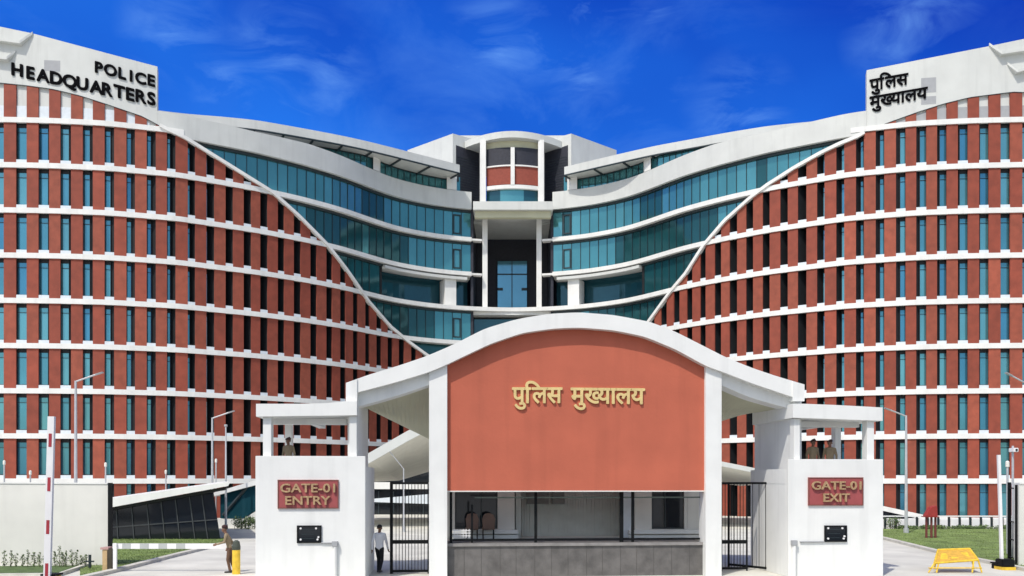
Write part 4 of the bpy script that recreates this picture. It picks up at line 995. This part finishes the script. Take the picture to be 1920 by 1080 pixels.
# right: white podium edge sloping down to the lawn, balustrade and hedge
t = thing('podium_wall', 'white sloping podium edge with dark glass under it, right of the exit block', 'wall', (Xof(1770, 68), 68, 0))
Y = 68; b = MB(); q = [(1560, 932), (1657, 949), (1740, 967), (1800, 971), (1890, 971), (2000, 972)]; secs = []
for px, py in q: a = WQ(px, py, Y); secs.append([a, a-Vector((0, 0, .38)), a+Vector((0, .6, -.38)), a+Vector((0, .6, 0))])
b.loft(secs); b.build('coping', WHITE, t)
b = MB(); secs = []
for px, py in q: a = WQ(px, py, Y); secs.append([(a.x, Y+.1, 0), (a.x, Y+.1, max(.05, a.z-.39)), (a.x, Y+.5, max(.05, a.z-.39)), (a.x, Y+.5, 0)])
b.loft(secs); b.build('glazing', GD, t)
t = thing('balustrade', 'low white panelled balustrade with dark posts behind the right lawn', 'railing', (Xof(1780, 61.5), 61.5, 0))
Y = 61.5; x0, x1 = Xof(1640, Y), Xof(2000, Y); n = 18; dx = (x1-x0)/n
for i in range(n):
    b = MB(); b.box(x0+dx*i+.1, x0+dx*(i+1)-.1, Y, Y+.12, .12, .72+.05*(i % 2)); b.build('panel', BWHITE, t, bevel=.03)
    b = MB(); b.box(x0+dx*i-.05, x0+dx*i+.05, Y-.02, Y+.14, 0, .86); b.build('post', FRAME, t)
b = MB(); b.box(x0, x1, Y+.02, Y+.1, .87, .96); b.build('rail', BWHITE, t)

# ------------------------------------------------------------------ plants
def leafy(b, c, rx, rz, n, size, rnd, mi=2):
    for _ in range(n):
        while True:
            p = Vector((rnd.uniform(-1, 1), rnd.uniform(-1, 1), rnd.uniform(-1, 1)))
            if p.length <= 1: break
        p = Vector((c[0]+p.x*rx, c[1]+p.y*rx, c[2]+p.z*rz)); a = Vector((rnd.gauss(0, 1), rnd.gauss(0, 1), rnd.gauss(0, .7))).normalized(); d = a.orthogonal().normalized(); s = size*rnd.uniform(.6, 1.3)
        b.add([p-a*s, p-d*s*.45, p+a*s, p+d*s*.45], [[0, 1, 2, 3]], rnd.randrange(mi))
def plant(name, label, loc, h, r, kind, seed, group):
    rnd = random.Random(seed); t = thing(name, label, 'plant', loc, 0, group)
    b = MB(); b.tube([(0, 0, 0), (rnd.uniform(-.03, .03), 0, h*.5), (rnd.uniform(-.05, .05), 0, h*.95)], [.014, .01, .004], 6); b.build('stem', STEM, t, world=False)
    b = MB()
    for i in range(7):
        f = i/6; leafy(b, (rnd.uniform(-.04, .04), rnd.uniform(-.04, .04), h*(.12+.85*f)), r*(1.05-.75*f if kind == 0 else .35+.7*math.sin(3*f)), h*.09, 15, .036, rnd)
    b.build('foliage', [LEAF, LEAFP], t, world=False)
ps = [(-22, 34, 0), (8, 30, 0), (20, 30, 0), (30, 24, 1), (43, 22, 1), (52, 30, 0), (64, 26, 1), (74, 26, 0), (84, 22, 1), (103, 28, 0), (112, 38, 0), (118, 26, 0), (124, 28, 0), (135, 30, 1), (144, 30, 0), (153, 20, 1), (161, 22, 1)]
for i, (px, hp, kd) in enumerate(ps):
    Y = 33.9; lab = ('small upright dark green shrub planted along the foot of the left cream wall', 'small loose round-topped seedling planted along the foot of the left cream wall')[kd]
    if i == 10: lab = 'tallest bushy dark shrub in the row at the foot of the left cream wall'
    plant('shrub', lab, (Xof(px, Y), Y, .05), hp*Y/F, (.125 if kd == 0 else .11)*(1.5 if i == 10 else 1), kd, i, 'shrubs along the left cream wall' if i != 10 else None)
t = thing('marker_post', 'dark grey cross-shaped marker post at the right end of the shrub row', 'post', (Xof(168.5, 33.4), 33.4, 0))
b = MB(); b.box(-.045, .045, -.03, .03, 0, Zof(1040, 33.4)); b.build('upright', FRAME, t, world=False); b = MB(); b.box(-.17, .19, -.05, -.031, .28, .34); b.build('crossbar', FRAME, t, world=False)
def bush(label, px, py, Y, w, h, seed):
    rnd = random.Random(seed); t = thing('bush', label, 'bush', (Xof(px, Y), Y, 0)); b = MB()
    for i in range(int(9*w)):
        x = rnd.uniform(-w/2, w/2); z = rnd.uniform(.2, 1)*h*.7; leafy(b, (x, rnd.uniform(-.4, .4), z), .35, h*.3, 60, .07, rnd)
    b.build('foliage', [LEAF, LEAFP], t, world=False)
    b = MB()
    for i in range(5): x = -w/2+w*(i+.5)/5; b.tube([(x, 0, 0), (x, 0, h*.6)], .02, 5)
    b.build('stem', STEM, t, world=False)
bush('light green hedge before the white base of the teal pavilion', 465, 1000, 61.5, 2.4, 1.0, 5)
bush('small rounded green bush before the balustrade next to the exit block', 1677, 998, 60.8, .7, 1.0, 6)
bush('flat green hedge strip along the foot of the white balustrade', 1800, 992, 61.0, 9.0, .34, 7)

# ------------------------------------------------------------------ lamps and cameras
def street_lamp(label, px, Y, ytop, arm=None, r=.075, group='street lamps in the grounds'):
    t = thing('street_lamp', label, 'street lamp', (Xof(px, Y), Y, 0), 0, group); zt_ = Zof(ytop, Y)
    b = MB(); b.tube([(0, 0, 0), (0, 0, zt_*.5), (0, 0, zt_)], [r*1.25, r, r*.75], 10); b.build('pole', GALV, t, world=False)
    b = MB(); b.tube([(0, 0, 0), (0, 0, .35)], r*2, 10); b.build('foot', GALV, t, world=False)
    if arm:
        x = Xof(arm[0], Y)-Xof(px, Y); z = Zof(arm[1], Y); b = MB(); b.tube([(0, 0, zt_-.05), (x*.8, 0, zt_+(z-zt_)*.8)], r*.55, 8); b.build('arm', GALV, t, world=False)
        b = MB(); d = Vector((x, 0, z-zt_)).normalized(); p = Vector((x*.78, 0, zt_+(z-zt_)*.78)); q = p+d*abs(x)*.3
        b.hexa([p+Vector((0, -.09, .04)), p+Vector((0, .09, .04)), p+Vector((0, .07, -.05)), p+Vector((0, -.07, -.05))], [q+Vector((0, -.13, .03)), q+Vector((0, .13, .03)), q+Vector((0, .1, -.04)), q+Vector((0, -.1, -.04))]); b.build('lamp_head', GREYP, t, world=False)
    else:
        b = MB(); b.box(-.1, .1, -.1, .1, zt_+.002, zt_+.16); b.build('lamp_head', GREYP, t, world=False, bevel=.02)
    return t
street_lamp('tall grey street lamp behind the left cream wall, arm reaching right', 142, 55, 714, (190, 699), .095)
street_lamp('grey street lamp behind the dark glass pavilion with arm reaching right', 398, 64, 783, (437, 771), .085)
street_lamp('slim armless lamp post in front of the teal pavilion near the guard', 423.5, 61, 800, None, .07)
street_lamp('grey street lamp beside the exit block with arm reaching left', 1699, 56, 779, (1661, 766), .085)
street_lamp('lamp post at the right edge with arm reaching in from the side', 1932, 50, 722, (1888, 700), .085)
street_lamp('thin lamp post with bent arm seen through the left passage', 757, 58, 878, (730, 846), .05)
def garden_lamp(label, px, Y, yt, head=.1, group='garden lamps showing over the left wall'):
    t = thing('garden_lamp', label, 'lamp', (Xof(px, Y), Y, 0), 0, group); z = Zof(yt, Y)
    b = MB(); b.tube([(0, 0, 0), (0, 0, z-.3)], .05, 8); b.build('pole', GALV, t, world=False)
    b = MB(); b.tube([(0, 0, z-.3), (0, 0, z-.28), (0, 0, z-.05), (0, 0, z)], [.05, .085, .085, .03], 10); b.build('lamp_head', LAMPW, t, world=False)
for px, yt, lab in ((8, 863, 'tallest small garden lamp over the cream wall at the left edge'), (57, 882, 'shortest small garden lamp over the cream wall by the raised boom'), (198, 867, 'small garden lamp over the right end of the left cream wall'), (311, 881, 'small garden lamp behind the white roof of the dark pavilion'), (405, 860, 'small garden lamp beside the street lamp behind the dark pavilion'), ):
    garden_lamp(lab, px, 64 if px > 300 else 58, yt)
garden_lamp('slim pale lamp post beside the open right gate leaf', 1889, 40, 864, group=None)
t = thing('camera_pole', 'thin pole with a white security camera beside the right cream wall', 'security camera', (Xof(1899, 38), 38, 0)); z = Zof(836, 38)
b = MB(); b.tube([(0, 0, 0), (0, 0, z)], .05, 8); b.build('pole', GALV, t, world=False)
b = MB(); b.box(-.12, .1, -.28, .12, z-.28, z-.1); b.build('camera', BWHITE, t, world=False, bevel=.02); b = MB(); b.tube([(0, -.3, z-.19), (0, -.281, z-.19)], .05, 10); b.build('lens', GD, t, world=False)

# ------------------------------------------------------------------ people
def person(label, loc, rz, J, cloth, lean=0.0, cap=None, scale=1.0, hair=True, look=0.0):
    """J: joint positions for l/r elbow, wrist, knee, ankle (metres, figure faces +Y)"""
    t = thing('person', label, 'person', loc, rz)
    segs = []      # (a, ra, b, rb, material)
    SH, TR, SK, SO = 0, 1, 2, 3
    V3 = Vector; ln = lambda p: V3(p)
    hipz, nz = .93, 1.46
    dx = lambda z: V3((0, lean*(z-.9)/.6, 0)) if z > .9 else V3()
    pel, ab, ch, nk = V3((0, 0, .95)), V3((0, 0, 1.12))+dx(1.12), V3((0, .0, 1.32))+dx(1.32), V3((0, 0, 1.46))+dx(1.46)
    hd = V3((0, .02, 1.63))+dx(1.6)
    def seg(a, ra, b_, rb, m): segs.append((V3(a), ra, V3(b_), rb, m))
    for sx in (-1, 1):
        hp = V3((sx*.085, 0, .90)); kn = V3(J['knee'][(sx+1)//2]); an = V3(J['ankle'][(sx+1)//2]); toe = an+V3((sx*.02, .17, -.05)); heel = an+V3((0, -.05, -.04))
        seg(hp, .088, kn, .062, TR); seg(kn, .062, an+V3((0, 0, .02)), .05, TR); seg(an, .042, heel, .042, SO); seg(heel, .042, toe, .034, SO)
        sh = V3((sx*.185, 0, 1.405))+dx(1.4); el = V3(J['elbow'][(sx+1)//2]); wr = V3(J['wrist'][(sx+1)//2])
        seg(sh, .058, el, .046, SH); seg(el, .044, wr, .036, SH if cloth.get('long', True) else SK); seg(V3((sx*.06, 0, 1.43))+dx(1.43), .06, sh, .056, SH)
        d = (wr-el).normalized(); side_ = V3((0, 1, 0)) if abs(d.y) < .7 else V3((0, 0, 1)); side_ = (side_-d*side_.dot(d)).normalized(); cr = d.cross(side_)*sx
        pm = wr+d*.075; seg(wr, .027, pm, .030, SK); seg(pm-side_*.018, .022, pm+side_*.018, .022, SK)
        for i, (o, l) in enumerate(((-.032, .055), (-.011, .07), (.011, .075), (.032, .065))):
            k0 = pm+side_*o+d*.02; k1 = k0+d*l*.55+cr*.008; k2 = k1+d*l*.4+cr*.025; seg(k0, .0105, k1, .0095, SK); seg(k1, .0095, k2, .008, SK)
        th0 = wr+d*.03+side_*.025; seg(th0, .013, th0+side_*.035+d*.03, .011, SK); seg(th0+side_*.035+d*.03, .011, th0+side_*.035+d*.062+cr*.01, .009, SK)
    parts = []
    for (sx, cz, w, dep) in ((0, .93, .105, .10), (0, 1.03, .10, .095), (0, 1.12, .10, .10), (0, 1.22, .115, .105), (0, 1.32, .12, .11), (0, 1.39, .105, .09)):
        for q in (-1, 0, 1): parts.append((V3((q*w*.62, 0, cz))+dx(cz), w*.86, TR if cz < .99 else SH))
    for a, c in zip(parts[:-3:1], parts[3::1]): seg(a[0], a[1], c[0], c[1], c[2] if a[2] == SH else (TR if c[2] == TR else SH))
    seg(nk-V3((0, 0, .03)), .058, hd-V3((0, 0, .06)), .052, SK)
    rot = Matrix.Rotation(look, 3, 'Z')
    h = lambda x, y, z: hd+rot @ V3((x, y, z))
    seg(h(0, -.02, .045), .088, h(0, .015, .02), .085, SK); seg(h(0, .03, -.03), .068, h(0, .045, -.075), .045, SK)      # skull, jaw
    seg(h(0, .095, .005), .012, h(0, .112, -.028), .015, SK)                                                           # nose
    for s_ in (-1, 1):
        seg(h(s_*.088, .0, .012), .018, h(s_*.092, -.008, -.02), .013, SK)                                             # ears
        seg(h(s_*.034, .082, .012), .014, h(s_*.038, .080, .012), .013, SK)
    seg(h(-.018, .088, -.052), .010, h(.018, .088, -.052), .010, SK)                                                     # lips
    bm = bmesh.new()
    for a, ra, b_, rb, m in segs:
        d = b_-a; L_ = d.length
        for p, r in ((a, ra), (b_, rb)): bmesh.ops.create_icosphere(bm, subdivisions=2, radius=r, matrix=Matrix.Translation(p))
        if L_ > 1e-4: bmesh.ops.create_cone(bm, cap_ends=True, segments=14, radius1=ra, radius2=rb, depth=L_, matrix=Matrix.Translation((a+b_)/2) @ d.to_track_quat('Z', 'Y').to_matrix().to_4x4())
    me = bpy.data.meshes.new('body'); bm.to_mesh(me); bm.free()
    o = bpy.data.objects.new('body', me); COL.objects.link(o)
    rm = o.modifiers.new('r', 'REMESH'); rm.mode = 'VOXEL'; rm.voxel_size = .0085
    sm = o.modifiers.new('s', 'SMOOTH'); sm.iterations = 3; sm.factor = .5
    dc = o.modifiers.new('d', 'DECIMATE'); dc.ratio = .3
    bpy.context.view_layer.update()
    m2 = bpy.data.meshes.new_from_object(o.evaluated_get(bpy.context.evaluated_depsgraph_get())); o.modifiers.clear(); o.data = m2; bpy.data.meshes.remove(me); m2.name = 'body'
    for m in (cloth['shirt'], cloth['trousers'], SKIN, SHOE): m2.materials.append(m)
    C_ = np.zeros(len(m2.polygons)*3); m2.polygons.foreach_get('center', C_); C_ = C_.reshape(-1, 3)
    best = np.full(len(C_), 9.0); mi = np.zeros(len(C_), int)
    for a, ra, b_, rb, m in segs:
        A = np.array(a); D = np.array(b_)-A; q = np.clip(((C_-A)@D)/max(1e-9, D@D), 0, 1); dist = np.linalg.norm(C_-A-q[:, None]*D, axis=1)-(ra+(rb-ra)*q)
        w = dist < best-.0005; best[w] = dist[w]; mi[w] = m
    m2.polygons.foreach_set('material_index', mi.tolist()); m2.polygons.foreach_set('use_smooth', [True]*len(mi)); m2.update()
    o.parent = t
    # hair shell
    b = MB(); n1, n2 = 14, 20; vs = []; fs = []
    for i in range(n1+1):
        ph = math.pi*.60*i/n1
        for j in range(n2):
            a = 2*math.pi*j/n2; lift = 1.0
            z = math.cos(ph); r_ = math.sin(ph)
            if math.sin(a) > .25 and z < .45: z = .45; r_ = .893
            vs.append(h(r_*math.cos(a)*.096, r_*math.sin(a)*.112-.006, z*.098+.047))
    for i in range(n1):
        for j in range(n2): fs.append([i*n2+j, i*n2+(j+1) % n2, (i+1)*n2+(j+1) % n2, (i+1)*n2+j])
    b.add(vs, fs); b.build('hair', HAIR, t, world=False, smooth=True)
    for s_ in (-1, 1):
        b = MB(); bmx = h(s_*.034, .094, .012); b.tube([bmx-Vector((.007, 0, 0)), bmx+Vector((.007, 0, 0))], .006, 6); b.build('eye', HAIR, t, world=False)
    if cap:
        b = MB(); c = h(0, 0, .09); b.tube([c+Vector((0, 0, -.03)), c+Vector((0, 0, .0)), c+Vector((.02, 0, .035)), c+Vector((.03, 0, .05))], [.104, .118, .105, .04], 18); b.build('beret', cap, t, world=False, smooth=True)
    t.scale = (scale,)*3
    return t
stand = dict(knee=[(-.095, .02, .49), (.095, .02, .49)], ankle=[(-.10, -.01, .085), (.10, -.01, .085)], elbow=[(-.25, -.03, 1.13), (.25, -.03, 1.13)], wrist=[(-.27, .08, .90), (.27, .08, .90)])
walk = dict(knee=[(-.085, .17, .50), (.085, .03, .48)], ankle=[(-.075, .10, .10), (.095, -.26, .13)], elbow=[(-.245, -.09, 1.14), (.25, .04, 1.13)], wrist=[(-.25, -.08, .88), (.27, .16, .89)])
YM = 32.0
person('man in white shirt and black trousers walking in through the left passage', (Xof(711.5, YM), YM, 0), R(-8), walk, dict(shirt=SHIRT, trousers=TROUS), scale=1.03)
guard = dict(knee=[(-.10, .06, .50), (.09, -.02, .49)], ankle=[(-.12, -.02, .085), (.11, -.14, .085)], elbow=[(-.25, .16, 1.17), (.25, -.06, 1.12)], wrist=[(-.17, .42, 1.09), (.24, .08, .93)])
person('guard in khaki uniform reaching for the lowered white barrier boom', (Xof(431, 32.15), 32.15, 0), R(100), guard, dict(shirt=KHAKI, trousers=KHAKID), lean=.14, cap=BERET, scale=1.0)
def deck_person(label, px, v, rz, ytop, pose=stand, lk=0.0):
    u = GU(px, v); q = Matrix.Translation((GX0, GY0, 0)) @ Matrix.Rotation(GTH, 4, 'Z') @ Vector((u, v, 0)); z = Zof(ytop, q.y)
    dk = (gz(580, 855, -.5) if px < 1000 else gz(1566, 861, -.5))-.9
    s = (z-dk)/1.77
    person(label, (q.x, q.y, dk), rz, pose, dict(shirt=KHAKI, trousers=KHAKID), cap=BERET, scale=s, look=lk)
deck_person('khaki guard looking over the parapet of the entry guard block', 541, .9, R(165), 821)
deck_person('khaki guard on the exit block deck, the left of two, beside the inner column', 1524, 1.0, R(190), 824)
deck_person('khaki guard on the exit block deck, the right of two, beside the back column', 1556, .7, R(150), 825)
